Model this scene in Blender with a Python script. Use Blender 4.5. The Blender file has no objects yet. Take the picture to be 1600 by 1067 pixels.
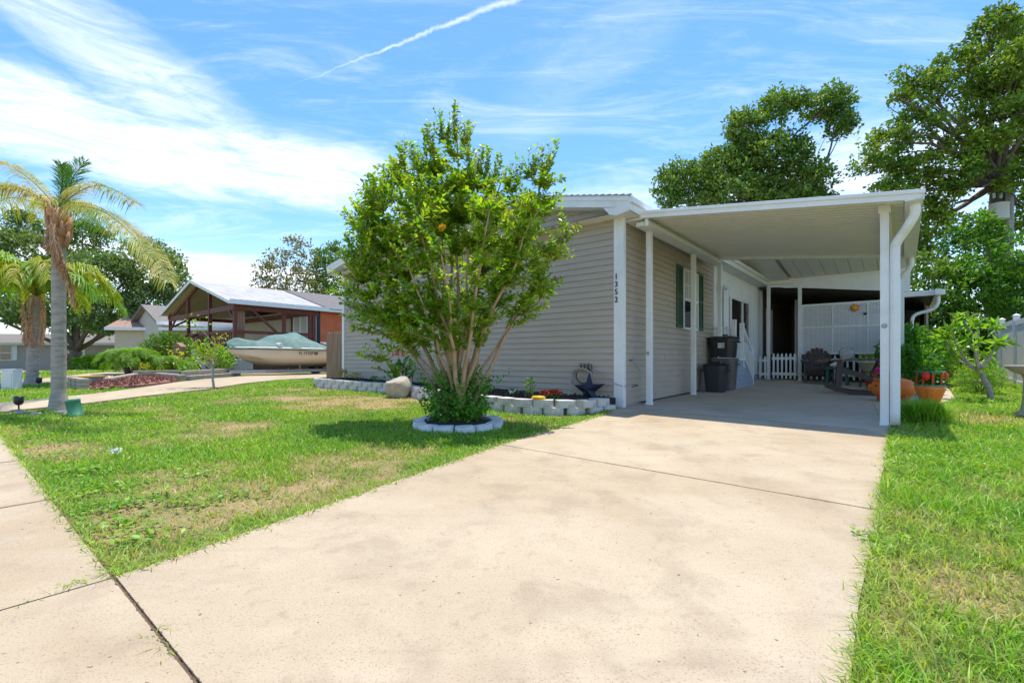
import bpy, math, random
import numpy as np
from mathutils import Matrix, Vector
R = math.radians
sc = bpy.context.scene
# ------------------------------------------------------------------ camera, light, exposure
cam = bpy.data.cameras.new("camera"); camo = bpy.data.objects.new("camera", cam)
sc.collection.objects.link(camo); sc.camera = camo
camo.location = (0, 0, 0); camo.rotation_euler = (R(90), 0, 0)
cam.sensor_width = 36; cam.lens = 36 * 746 / 1600; cam.shift_y = 29.5 / 1600
cam.clip_start = 0.05; cam.clip_end = 2000
sc.view_settings.view_transform = 'Standard'; sc.view_settings.look = 'None'
sc.view_settings.exposure = 1.5; sc.view_settings.gamma = 1
SUNV = Vector((.07, .22, 1)).normalized()
sun = bpy.data.lights.new("sun", 'SUN'); sun.energy = 2.1; sun.angle = R(.5); sun.color = (1, .92, .80)
suno = bpy.data.objects.new("sun", sun); sc.collection.objects.link(suno)
suno.rotation_euler = SUNV.to_track_quat('Z', 'Y').to_euler(); suno.location = (0, 0, 30)
W = bpy.data.worlds.new("World"); sc.world = W; W.use_nodes = True

class NT:                                   # small node helper
    def __init__(s, nt): s.nt = nt; s.N = nt.nodes; s.L = nt.links
    def n(s, t, ins=None, **kw):
        o = s.N.new(t)
        for k, v in kw.items(): setattr(o, k, v)
        for k, v in (ins or {}).items(): s.put(o.inputs[k], v)
        return o
    def put(s, sock, v):
        if isinstance(v, bpy.types.NodeSocket): s.L.new(v, sock)
        else: sock.default_value = v
    def m(s, op, a, b=None, c=None, clamp=False):
        o = s.N.new('ShaderNodeMath'); o.operation = op; o.use_clamp = clamp
        s.put(o.inputs[0], a)
        if b is not None: s.put(o.inputs[1], b)
        if c is not None: s.put(o.inputs[2], c)
        return o.outputs[0]
    def ss(s, v, a, b):                      # smooth ramp 0..1 as v goes a..b
        o = s.N.new('ShaderNodeMapRange'); o.interpolation_type = 'SMOOTHSTEP'
        s.put(o.inputs[0], v); o.inputs[1].default_value = a; o.inputs[2].default_value = b
        return o.outputs[0]
    def mix(s, f, a, b, bt='MIX'):
        o = s.N.new('ShaderNodeMix'); o.data_type = 'RGBA'; o.blend_type = bt
        s.put(o.inputs[0], f); s.put(o.inputs[6], a); s.put(o.inputs[7], b)
        return o.outputs[2]
    def noise(s, vec, scale, detail=4, rough=.55, dist=0):
        o = s.N.new('ShaderNodeTexNoise'); s.put(o.inputs['Vector'], vec)
        o.inputs['Scale'].default_value = scale; o.inputs['Detail'].default_value = detail
        o.inputs['Roughness'].default_value = rough; o.inputs['Distortion'].default_value = dist
        return o.outputs[0]
def c4(c): return (c[0], c[1], c[2], 1)

def make_sky():
    T = NT(W.node_tree); T.N.clear()
    sky = T.n('ShaderNodeTexSky'); sky.sky_type = 'NISHITA'; sky.sun_disc = False
    sky.sun_elevation = math.asin(SUNV.z); sky.sun_rotation = math.atan2(SUNV.x, SUNV.y)
    sky.air_density = 1.0; sky.dust_density = .3; sky.ozone_density = 3.0
    g = T.n('ShaderNodeTexCoord').outputs['Generated']
    nv = T.n('ShaderNodeVectorMath', {0: g}, operation='NORMALIZE').outputs[0]
    s = T.n('ShaderNodeSeparateXYZ', {0: nv}); x, y, z = s.outputs
    az = T.m('MULTIPLY', T.m('ARCTAN2', x, y), 57.2958)
    el = T.m('MULTIPLY', T.m('ARCSINE', z), 57.2958)
    # cloud sheet coordinates on a flat layer overhead
    zz = T.m('ADD', T.m('MAXIMUM', z, 0.0), .12)
    P = T.n('ShaderNodeCombineXYZ', {0: T.m('DIVIDE', x, zz), 1: T.m('DIVIDE', y, zz), 2: 0.0}).outputs[0]
    def mp(vec, rot, sc_): return T.n('ShaderNodeMapping', {'Vector': vec, 'Rotation': (0, 0, R(rot)), 'Scale': sc_}).outputs[0]
    AE = T.n('ShaderNodeCombineXYZ', {0: az, 1: el, 2: 0.0}).outputs[0]
    n1 = T.noise(mp(P, 25, (.8, 2.4, 1)), 1.8, 11, .68, .8)
    n2 = T.noise(mp(P, -35, (1.2, 6.0, 1)), 1.3, 11, .74, 1.2)
    n3 = T.noise(mp(AE, 18, (.045, .13, 1)), 1.0, 8, .62, .6)
    nf = T.noise(mp(AE, -14, (.10, .5, 1)), 1.0, 12, .74, 1.0)
    wob = T.m('MULTIPLY', T.m('SUBTRACT', n3, .5), 9.0)
    def band(c0, slope, az0, w, a0, a1, a2, a3):
        e = T.m('SUBTRACT', el, T.m('ADD', T.m('MULTIPLY', T.m('SUBTRACT', az, az0), slope), c0))
        e = T.m('ADD', e, wob)
        v = T.m('SUBTRACT', 1.0, T.ss(T.m('ABSOLUTE', e), w * .25, w))
        return T.m('MULTIPLY', v, T.m('MULTIPLY', T.ss(az, a0, a1), T.m('SUBTRACT', 1.0, T.ss(az, a2, a3))))
    b1 = band(19.6, .0, -30, 4.8, -80, -60, -22, -7)
    b2 = band(9.0, -.02, -30, 3.0, -75, -45, 10, 35)
    b3 = band(27, -.42, -42, 4.2, -75, -55, -36, -22)
    b4 = band(16.5, .05, 20, 5.5, 0, 16, 60, 90)
    b5 = band(31, .55, 8, 5, -8, 4, 25, 42)
    wis = T.ss(n1, .46, .80); wis2 = T.ss(n2, .50, .85)
    low = T.m('SUBTRACT', 1.0, T.ss(el, 2, 16))
    nn = T.m('ADD', .18, T.m('MULTIPLY', T.ss(nf, .22, .72), .95))
    tot = T.m('MULTIPLY', b1, T.m('MULTIPLY', nn, .76))
    tot = T.m('MAXIMUM', tot, T.m('MULTIPLY', b2, T.m('MULTIPLY', nn, .8)))
    for b, k in ((b3, .5), (b4, .6), (b5, .10)):
        tot = T.m('MAXIMUM', tot, T.m('MULTIPLY', b, T.m('MULTIPLY', nn, k)))
    tot = T.m('ADD', tot, T.m('MULTIPLY', wis, .34))
    tot = T.m('ADD', tot, T.m('MULTIPLY', wis2, .28))
    tot = T.m('ADD', tot, T.m('MULTIPLY', low, .35))
    # contrail along a great circle
    d1 = Vector((-.483, 1, .567)).normalized(); d2 = Vector((0.0, 1, .755)).normalized()
    nm = d1.cross(d2).normalized()
    dd = T.n('ShaderNodeVectorMath', {0: nv, 1: tuple(nm)}, operation='DOT_PRODUCT').outputs['Value']
    jit = T.m('MULTIPLY', T.m('SUBTRACT', T.noise(nv, 34, 6, .65), .5), .016)
    dd = T.m('ABSOLUTE', T.m('ADD', dd, jit))
    wd = T.m('ADD', .0012, T.m('MULTIPLY', T.ss(az, -26, 4), .0062))
    ct = T.m('SUBTRACT', 1.0, T.m('DIVIDE', dd, wd), clamp=True)
    ct = T.m('MULTIPLY', ct, T.m('MULTIPLY', T.ss(az, -27, -12), T.ss(el, 10, 18)))
    ct = T.m('MULTIPLY', ct, T.m('MULTIPLY', T.noise(nv, 26, 5), .85))
    tot = T.m('ADD', tot, ct)
    tot = T.m('MULTIPLY', T.m('MINIMUM', T.m('MULTIPLY', tot, .90), .88), T.ss(el, -1, 1.5), clamp=True)
    skc = T.n('ShaderNodeHueSaturation', {'Saturation': 1.22, 'Value': .80, 'Color': sky.outputs[0]}).outputs[0]
    col = T.mix(tot, skc, (5.0, 4.95, 4.9, 1))
    bg = T.n('ShaderNodeBackground', {0: col, 1: .12})
    out = T.n('ShaderNodeOutputWorld'); T.L.new(bg.outputs[0], out.inputs[0])
make_sky()

# ------------------------------------------------------------------ materials
def M(name, c1, c2=None, rough=.7, scale=6, detail=5, bump=0, bscale=40, stretch=None, island=0, spec=.4,
      metal=0, trans=0, speck=None, attr=None, coat=0, stain=None):
    m = bpy.data.materials.new(name); m.use_nodes = True; T = NT(m.node_tree); T.N.clear()
    tc = T.n('ShaderNodeTexCoord').outputs['Object']
    v = T.n('ShaderNodeMapping', {'Vector': tc, 'Scale': stretch or (1, 1, 1)}).outputs[0]
    col = c4(c1)
    if c2:
        f = T.ss(T.noise(v, scale, detail, .6), .3, .7)
        col = T.mix(f, c4(c1), c4(c2))
    if attr:                                  # (name, colour) real ground cover colour carried by the mesh
        a = T.n('ShaderNodeAttribute', attribute_name=attr[0]).outputs['Fac']
        col = T.mix(a, col, c4(attr[1]))
    if stain:
        for (sc_, lo, hi, colr, amt) in stain:
            f = T.m('MULTIPLY', T.ss(T.noise(v, sc_, 6, .62, .3), lo, hi), amt)
            col = T.mix(f, col, c4(colr))
    if name == 'concrete':
        vr = T.n('ShaderNodeMapping', {'Vector': tc, 'Rotation': (0, 0, R(50)), 'Scale': (.5, 5, 1)}).outputs[0]
        f = T.m('MULTIPLY', T.ss(T.noise(vr, 1.1, 7, .7, .4), .52, .75), .22); col = T.mix(f, col, (.27, .21, .15, 1))
        dots = T.ss(T.noise(v, 46, 1, .3), .775, .79); col = T.mix(T.m('MULTIPLY', dots, .7), col, (.06, .045, .03, 1))
    if speck:
        f = T.m('MULTIPLY', T.ss(T.noise(v, speck[0], 2, .5), speck[1], speck[1] + .12), speck[3])
        col = T.mix(f, col, c4(speck[2]))
    if island:
        rnd = T.n('ShaderNodeNewGeometry').outputs['Random Per Island']
        hs = T.n('ShaderNodeHueSaturation', {'Hue': T.m('ADD', .5, T.m('MULTIPLY', T.m('SUBTRACT', rnd, .5), .05 * island)),
                 'Saturation': 1.0, 'Value': T.m('ADD', 1 - .35 * island, T.m('MULTIPLY', T.m('FRACT', T.m('MULTIPLY', rnd, 37.0)), .7 * island)), 'Color': col})
        col = hs.outputs[0]
    p = T.n('ShaderNodeBsdfPrincipled', {'Base Color': col, 'Roughness': rough, 'Metallic': metal, 'Specular IOR Level': spec})
    if coat: p.inputs['Coat Weight'].default_value = coat
    if bump:
        bn = T.n('ShaderNodeBump', {'Height': T.noise(v, bscale, 5, .65), 'Strength': bump, 'Distance': .01})
        T.L.new(bn.outputs[0], p.inputs['Normal'])
    sh = p.outputs[0]
    if trans:
        tr = T.n('ShaderNodeBsdfTranslucent', {'Color': T.mix(1.0, col, (1.5, 1.6, .55, 1), 'MULTIPLY')})
        mx = T.n('ShaderNodeMixShader', {0: trans}); T.L.new(sh, mx.inputs[1]); T.L.new(tr.outputs[0], mx.inputs[2]); sh = mx.outputs[0]
    o = T.n('ShaderNodeOutputMaterial'); T.L.new(sh, o.inputs[0])
    return m
conc_st = [(.5, .42, .72, (.34, .235, .135), .50), (2.6, .46, .72, (.26, .20, .14), .42), (.9, .55, .75, (.50, .44, .35), .5), (14, .58, .7, (.27, .21, .15), .30)]
MT = dict(
    concrete=M('concrete', (.455, .37, .255), (.52, .435, .31), .9, 1.2, 6, .5, 130, speck=(150, .56, (.24, .18, .13), .55), stain=conc_st, spec=.2),
    conc2=M('shaded concrete slab', (.47, .39, .30), (.53, .445, .35), .85, 1.5, 6, .3, 160, speck=(260, .6, (.33, .28, .23), .4),
            stain=[(.8, .45, .75, (.28, .24, .19), .5), (5, .55, .75, (.24, .2, .16), .3)], spec=.25),
    ground=M('grass soil', (.10, .15, .035), (.16, .17, .055), .95, 9, 6, .8, 60, attr=('dry', (.40, .29, .16)), speck=(70, .5, (.07, .06, .03), .5), spec=.1),
    siding=M('vinyl siding', (.44, .37, .30), (.48, .405, .335), .55, 2, 4, .08, 30, stretch=(1, 1, 6), spec=.3, stain=[(1.1, .5, .8, (.38, .32, .26), .5), (16, .6, .75, (.34, .28, .23), .25)]),
    siding2=M('lavender grey siding', (.30, .26, .23), (.33, .29, .25), .6, 2),
    white=M('white aluminium', (.76, .76, .75), (.82, .82, .81), .45, 3, 4, .03, 30, spec=.4, stain=[(1.6, .5, .75, (.60, .55, .46), .45), (22, .62, .72, (.5, .45, .38), .3)]),
    whitewall=M('white panel', (.80, .80, .79), (.83, .83, .82), .6, 2),
    ceil=M('ribbed ceiling', (.80, .76, .68), (.83, .79, .72), .5, 2),
    shingle=M('roof shingle', (.42, .42, .42), (.56, .56, .55), .9, 12, 4, .6, 60),
    shingle_d=M('dark shingle', (.13, .12, .12), (.20, .18, .17), .9, 9, 4, .5, 40),
    green=M('shutter green', (.035, .095, .055), (.045, .115, .07), .5, 6),
    glass=M('window glass', (.02, .025, .03), None, .06, spec=.9),
    blind=M('window blind', (.42, .42, .38), None, .3, spec=.6, stretch=(1, 1, 1)),
    darkin=M('door glass', (.05, .035, .03), None, .1, spec=.8),
    grey=M('step grey', (.33, .38, .44), (.38, .43, .49), .7, 5, stretch=(1, 1, 3)),
    black=M('black plastic', (.012, .013, .018), (.02, .02, .026), .35, 8, spec=.5),
    bluebin=M('navy plastic', (.03, .033, .045), None, .4),
    brownp=M('taupe plastic', (.12, .10, .095), (.15, .13, .12), .45, 8),
    chair=M('brown resin', (.055, .038, .032), (.075, .053, .045), .5, 9, 5, .15, 60, stretch=(1, 1, .2)),
    label=M('paper label', (.7, .7, .68), (.35, .35, .33), .6, 30),
    terracotta=M('terracotta', (.72, .16, .02), (.78, .22, .035), .45, 6, 5, .15, 30, coat=.2),
    terra_d=M('red clay', (.50, .085, .02), None, .6),
    rust=M('rusty iron', (.10, .045, .03), (.16, .08, .05), .8, 40),
    iron=M('navy metal', (.022, .028, .045), (.035, .042, .062), .45, 8, metal=.4),
    hose=M('hose', (.42, .38, .34), (.34, .30, .26), .5, 20),
    pink=M('pink petals', (.75, .03, .25), (.85, .10, .35), .6, 30),
    red=M('red petals', (.75, .015, .015), (.82, .04, .03), .5, 20),
    yellow=M('yellow plastic', (.75, .42, .01), None, .4),
    whitep=M('white petals', (.75, .75, .7), None, .6),
    pot=M('cream pot', (.55, .52, .40), None, .5),
    teal=M('dark teal plastic', (.015, .11, .10), None, .5),
    block=M('painted block', (.50, .48, .45), (.66, .64, .62), .9, 5, 6, .6, 50, stain=[(6, .48, .7, (.26, .22, .17), .6), (40, .6, .7, (.2, .18, .15), .4)]),
    blockw=M('whitewashed block', (.56, .57, .58), (.74, .75, .76), .9, 6, 6, .7, 40, stain=[(7, .5, .72, (.28, .27, .24), .6), (40, .6, .7, (.22, .21, .2), .4)]),
    rock=M('boulder', (.50, .44, .35), (.34, .30, .24), .95, 9, 8, 1.0, 25, stain=[(4, .5, .75, (.62, .54, .42), .6)]),
    mulch=M('dark mulch', (.025, .018, .014), (.055, .04, .03), .95, 40, 5, 1, 70),
    redmulch=M('red mulch', (.27, .12, .09), (.38, .20, .15), .95, 30, 5, 1, 60),
    bark=M('bark', (.13, .10, .075), (.21, .17, .13), .95, 8, 6, .9, 20, stretch=(2, 2, .5)),
    crape=M('smooth crape bark', (.36, .22, .12), (.50, .34, .21), .7, 7, 6, .3, 25, stretch=(2, 2, .5), stain=[(3, .5, .7, (.26, .15, .09), .6)]),
    palmbark=M('palm bark', (.46, .41, .35), (.31, .27, .23), .9, 5, 6, .7, 30, stretch=(1, 1, 5), stain=[(4, .5, .7, (.42, .42, .38), .6), (9, .56, .66, (.13, .12, .11), .6)]),
    thatch=M('dry frond', (.48, .25, .13), (.58, .36, .20), .9, 20, island=.7),
    lf_crape=M('crape leaf', (.14, .28, .018), (.32, .43, .025), .38, 2.5, island=1.25, trans=.42, spec=.45),
    lf_under=M('basal leaf', (.07, .22, .02), (.13, .31, .03), .45, 3, island=.9, trans=.35, spec=.4),
    lf_oak=M('oak leaf', (.09, .19, .035), (.21, .31, .05), .5, .6, island=1.0, trans=.28, spec=.35),
    lf_oak2=M('live oak leaf', (.10, .20, .03), (.24, .33, .03), .5, .6, island=1.0, trans=.30, spec=.35),
    lf_far=M('distant oak leaf', (.11, .19, .06), (.22, .30, .085), .6, .4, island=.8, trans=.25, spec=.3),
    lf_sparse=M('sparse olive leaf', (.18, .19, .07), (.27, .23, .05), .6, .5, island=.8, trans=.3),
    lf_vine=M('vine leaf', (.07, .19, .02), (.14, .28, .02), .45, .8, island=1.0, trans=.38, spec=.35),
    lf_bright=M('bright leaf', (.16, .33, .03), (.26, .42, .04), .45, 3, island=.8, trans=.45),
    lf_yel=M('yellowing leaf', (.30, .32, .03), (.45, .36, .03), .5, 3, island=.8, trans=.4),
    fr_green=M('green frond', (.06, .17, .03), (.09, .22, .04), .45, 3, island=.7, trans=.3),
    fr_yel=M('yellow frond', (.17, .30, .03), (.50, .38, .05), .5, 1.8, island=1.0, trans=.35),
    fr_lime=M('lime frond', (.26, .36, .03), (.42, .42, .03), .5, 2, island=.8, trans=.4),
    grass=M('grass blade', (.17, .36, .03), (.30, .46, .05), .5, 1.2, island=1.0, trans=.35, attr=('dry', (.50, .40, .20)), spec=.3),
    weed=M('weed leaf', (.13, .31, .025), (.26, .42, .04), .45, 4, island=.9, trans=.35),
    shadewall=M('brown siding with painted shade', (.11, .075, .055), (.14, .095, .07), .7, 3, stretch=(1, 1, 10)),  # darker copy of the brown siding, porch shade put into the colour
    shadeceil=M('ceiling with painted shade', (.13, .115, .10), (.16, .14, .12), .7, 2),  # shade of the far porch ceiling put into its colour
    shingle_m=M('weathered shingle', (.17, .155, .14), (.23, .21, .19), .9, 6, 4, .5, 40),
    metalroof=M('weathered metal roof', (.38, .37, .36), (.50, .50, .49), .6, 1.5, 5, stain=[(1.2, .5, .75, (.36, .30, .28), .6)]),
    dirt=M('joint dirt', (.22, .15, .09), (.13, .085, .05), .95, 25, 5, 1, 60, stain=[(30, .6, .7, (.06, .09, .02), .7)]),
    redroof=M('brown red roof', (.30, .19, .15), (.38, .25, .20), .9, 8),
    orange=M('orange siding', (.56, .125, .045), (.62, .16, .06), .6, 2),
    maroon=M('maroon timber', (.13, .035, .025), (.18, .05, .035), .6, 6),
    cream=M('cream wall', (.50, .44, .31), (.55, .49, .36), .7, 2),
    beige=M('beige wall', (.46, .43, .36), (.50, .47, .40), .7, 2),
    greyhouse=M('grey house siding', (.36, .345, .32), (.40, .385, .36), .7, 2, stretch=(1, 1, 8)),
    hull=M('boat hull', (.62, .52, .40), (.66, .57, .45), .3, 2, spec=.5, coat=.3),
    hullw=M('gel coat white', (.72, .72, .70), None, .35),
    tarp=M('green tarp', (.08, .17, .145), (.14, .24, .21), .7, 5, 5, .5, 20),
    galv=M('galvanised steel', (.35, .36, .38), (.45, .46, .48), .45, 12, metal=.5),
    tyre=M('tyre', (.02, .02, .02), None, .8),
    wood=M('weathered fence board', (.26, .15, .09), (.36, .23, .15), .85, 6, 6, .5, 30, stretch=(3, 3, .3)),
    timber=M('landscape timber', (.34, .29, .22), (.45, .40, .32), .9, 8, 5, .5, 30),
    pvc=M('vinyl fence', (.72, .72, .72), (.76, .76, .76), .5, 2),
    pole=M('utility pole', (.33, .30, .27), (.42, .39, .35), .9, 6, 6, .5, 20, stretch=(2, 2, .3)),
    trafo=M('transformer grey', (.60, .62, .65), None, .5),
    boxgreen=M('utility green', (.045, .20, .11), (.06, .25, .14), .5, 8),
    cable=M('cable', (.05, .05, .05), None, .6),
    stone=M('bird bath stone', (.46, .42, .36), (.34, .31, .27), .9, 12, 6, .6, 40),
)

# ------------------------------------------------------------------ geometry helpers
COL = sc.collection
WM = {}
def tag(o, label=None, cat=None, group=None, kind=None):
    if label: o['label'] = label
    if cat: o['category'] = cat
    if group: o['group'] = group
    if kind: o['kind'] = kind
    return o
def thing(name, label, cat, loc, rotz=0, group=None):
    o = bpy.data.objects.new(name, None); COL.objects.link(o); o.empty_display_size = .2
    o.location = loc; o.rotation_euler = (0, 0, rotz)
    WM[o.name] = Matrix.Translation(Vector(loc)) @ Matrix.Rotation(rotz, 4, 'Z')
    return tag(o, label, cat, group)
def link_mesh(me, name, mat, parent, origin):
    o = bpy.data.objects.new(name, me); COL.objects.link(o)
    if mat is not None: me.materials.append(MT[mat] if isinstance(mat, str) else mat)
    if parent is not None: o.parent = parent; WM[o.name] = WM[parent.name]
    else:
        o.location = origin; WM[o.name] = Matrix.Translation(Vector(origin))
    return o
def inv_for(parent, origin):
    return (WM[parent.name] if parent is not None else Matrix.Translation(Vector(origin))).inverted()
def np_mesh(name, V, F, mat, parent=None, origin=(0, 0, 0), smooth=False, attr=None):
    V = np.asarray(V, float); F = np.asarray(F, np.int64)
    Mi = np.array(inv_for(parent, origin)); V = V @ Mi[:3, :3].T + Mi[:3, 3]
    me = bpy.data.meshes.new(name); k = F.shape[1]
    me.vertices.add(len(V)); me.vertices.foreach_set('co', V.ravel())
    me.loops.add(F.size); me.loops.foreach_set('vertex_index', F.ravel())
    me.polygons.add(len(F)); me.polygons.foreach_set('loop_start', np.arange(0, F.size, k))
    me.polygons.foreach_set('loop_total', np.full(len(F), k))
    if smooth: me.polygons.foreach_set('use_smooth', np.ones(len(F), bool))
    if attr is not None:
        a = me.attributes.new(attr[0], 'FLOAT', 'POINT'); a.data.foreach_set('value', np.asarray(attr[1], float))
    me.update(calc_edges=True)
    return link_mesh(me, name, mat, parent, origin)
I4 = Matrix.Identity(4)
class MB:
    def __init__(s, T=I4): s.v = []; s.f = []; s.T = T; s.sm = []
    def add(s, vs, fs, smooth=False, T=None):
        b = len(s.v); X = s.T if T is None else s.T @ T
        s.v += [X @ Vector(p) for p in vs]
        s.f += [[b + i for i in f] for f in fs]; s.sm += [smooth] * len(fs); return s
    def box(s, x0, x1, y0, y1, z0, z1, T=None):
        return s.add([(x, y, z) for z in (z0, z1) for x, y in ((x0, y0), (x1, y0), (x1, y1), (x0, y1))],
                     [(3, 2, 1, 0), (4, 5, 6, 7), (0, 1, 5, 4), (1, 2, 6, 5), (2, 3, 7, 6), (3, 0, 4, 7)], T=T)
    def cbox(s, c, sx, sy, sz, T=None):
        return s.box(c[0] - sx / 2, c[0] + sx / 2, c[1] - sy / 2, c[1] + sy / 2, c[2] - sz / 2, c[2] + sz / 2, T)
    def beam(s, p, q, w, h, up=(0, 0, 1)):       # box bar from p to q
        p = Vector(p); q = Vector(q); d = (q - p).normalized(); u = Vector(up)
        if abs(d.dot(u)) > .98: u = Vector((0, 1, 0))
        r = d.cross(u).normalized() * w / 2; u = r.cross(d).normalized() * h / 2
        vs = [a + i * r + j * u for a in (p, q) for i, j in ((-1, -1), (1, -1), (1, 1), (-1, 1))]
        return s.add(vs, [(3, 2, 1, 0), (4, 5, 6, 7), (0, 1, 5, 4), (1, 2, 6, 5), (2, 3, 7, 6), (3, 0, 4, 7)])
    def tube(s, pts, rad, n=8, cap=True, smooth=True):
        pts = [Vector(p) for p in pts]; m = len(pts)
        if not hasattr(rad, '__len__'): rad = [rad] * m
        vs = []; pu = None
        for i, p in enumerate(pts):
            d = (pts[min(i + 1, m - 1)] - pts[max(i - 1, 0)])
            d = d.normalized() if d.length > 1e-9 else Vector((0, 0, 1))
            if pu is None: pu = d.orthogonal().normalized()
            pu = (pu - d * pu.dot(d)); pu = pu.normalized() if pu.length > 1e-6 else d.orthogonal().normalized()
            w = d.cross(pu)
            for k in range(n):
                a = 2 * math.pi * k / n
                vs.append(p + (pu * math.cos(a) + w * math.sin(a)) * rad[i])
        fs = [(i * n + k, i * n + (k + 1) % n, (i + 1) * n + (k + 1) % n, (i + 1) * n + k) for i in range(m - 1) for k in range(n)]
        s.add(vs, fs, smooth)
        if cap: 
            b = len(s.v) - len(vs); s.f += [[b + k for k in range(n)][::-1], [b + (m - 1) * n + k for k in range(n)]]; s.sm += [False, False]
        return s
    def lathe(s, prof, c=(0, 0, 0), n=24, smooth=True, sx=1, sy=1, T=None):
        vs = [(c[0] + r * sx * math.cos(2 * math.pi * k / n), c[1] + r * sy * math.sin(2 * math.pi * k / n), c[2] + z) for r, z in prof for k in range(n)]
        m = len(prof)
        fs = [(i * n + k, i * n + (k + 1) % n, (i + 1) * n + (k + 1) % n, (i + 1) * n + k) for i in range(m - 1) for k in range(n)]
        fs += [tuple(range(n))[::-1], tuple((m - 1) * n + k for k in range(n))]
        s.add(vs, fs, smooth, T); return s
    def prism(s, poly, y0, y1, T=None):           # poly in (x,z), extruded along y
        n = len(poly)
        vs = [(x, y0, z) for x, z in poly] + [(x, y1, z) for x, z in poly]
        return s.add(vs, [tuple(range(n)), tuple(range(2 * n - 1, n - 1, -1))] + [(i, (i + 1) % n + 0, (i + 1) % n + n, i + n)[::-1] for i in range(n)], T=T)
    def slab(s, poly, z0f, th):                   # flat polygon (x,y) following z function, thickness down
        n = len(poly)
        vs = [(x, y, z0f(x, y)) for x, y in poly] + [(x, y, z0f(x, y) - th) for x, y in poly]
        return s.add(vs, [tuple(range(n)), tuple(range(2 * n - 1, n - 1, -1))] + [(i, i + n, (i + 1) % n + n, (i + 1) % n) for i in range(n)])
    def build(s, name, mat, parent=None, origin=None, bevel=0, tagd=None):
        if parent is None and origin is None:
            xs = [p.x for p in s.v]; ys = [p.y for p in s.v]; origin = ((min(xs) + max(xs)) / 2, (min(ys) + max(ys)) / 2, min(p.z for p in s.v))
        Mi = inv_for(parent, origin or (0, 0, 0))
        me = bpy.data.meshes.new(name); me.from_pydata([Mi @ p for p in s.v], [], s.f)
        me.polygons.foreach_set('use_smooth', s.sm); me.update()
        import bmesh as bmm
        b = bmm.new(); b.from_mesh(me); bmm.ops.recalc_face_normals(b, faces=b.faces); b.to_mesh(me); b.free()
        o = link_mesh(me, name, mat, parent, origin)
        if bevel:
            md = o.modifiers.new('bevel', 'BEVEL'); md.width = bevel; md.segments = 2; md.limit_method = 'ANGLE'; md.angle_limit = R(50)
        if tagd: tag(o, **tagd)
        return o
TH = math.atan2(-.634, .774)
H = Matrix.Translation((1.70, 7.56, 0)) @ Matrix.Rotation(TH, 4, 'Z')
def hw(a, b, z=0): return H @ Vector((a, b, z))
N_ = Matrix.Translation((-12.4, 21.4, 0)) @ Matrix.Rotation(TH, 4, 'Z')
def G(x, y):
    yy = np.minimum(y, 16); xx = np.clip(x, -20, 12)
    p = -.966 - .0039 * xx + .0272 * yy
    t = np.clip((np.asarray(y, float) - 16) / 29., 0, 1); t = t * t * (3 - 2 * t)
    return p * (1 - t) - .9 * t
def g(x, y): return float(G(x, y))
def gh(a, b):
    p = hw(a, b); return g(p.x, p.y)
def at(px, py, d): return Vector(((px - 800) / 746 * d, d, (563 - py) / 746 * d))
rng = np.random.default_rng(7)
random.seed(7)

def vnoise(x, y, s, seed=0):                     # smooth value noise, numpy
    r = np.random.default_rng(seed).random((64, 64))
    x = np.asarray(x) / s + 1000; y = np.asarray(y) / s + 1000
    i = np.floor(x).astype(int); j = np.floor(y).astype(int); fx = x - i; fy = y - j
    fx = fx * fx * (3 - 2 * fx); fy = fy * fy * (3 - 2 * fy)
    A = r[i % 64, j % 64]; B = r[(i + 1) % 64, j % 64]; C = r[i % 64, (j + 1) % 64]; D = r[(i + 1) % 64, (j + 1) % 64]
    return (A * (1 - fx) + B * fx) * (1 - fy) + (C * (1 - fx) + D * fx) * fy
def dryness(x, y):
    n = .5 * vnoise(x, y, 1.1, 1) + .3 * vnoise(x, y, .45, 2) + .2 * vnoise(x, y, .16, 3)
    n = n + .12 * (vnoise(x, y, .09, 6) - .5); d = (n - .51) * 3.6
    def spot(cx, cy, r, k): return k * np.exp(-((x - cx) ** 2 + (y - cy) ** 2) / r ** 2)
    d = d + spot(-2.4, 3.3, .6, .55) + spot(-1.4, 3.9, .5, .45) + spot(-2.3, 8.2, 1.6, .85) + spot(.0, 6.2, .8, .8) + spot(-4.2, 9.2, 1.4, .45) \
          + spot(-1.2, 3.0, .5, .5) + spot(-5.6, 7.4, .9, .7) + spot(-7.0, 10.9, .8, .9) + spot(6.3, 6.3, 1.0, .75) + spot(-4.6, 5.2, .5, .4)
    d = d - spot(-.8, 4.6, 1.0, .7) - spot(-2.8, 2.2, .5, .5) - np.where(x > 1, .30, 0)
    return np.clip(d, 0, 1)
def inpoly(x, y, P):
    c = np.zeros(len(x), bool); n = len(P)
    for i in range(n):
        x0, y0 = P[i]; x1, y1 = P[(i + 1) % n]
        c ^= ((y0 > y) != (y1 > y)) & (x < (x1 - x0) * (y - y0) / (y1 - y0 + 1e-12) + x0)
    return c

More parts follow.
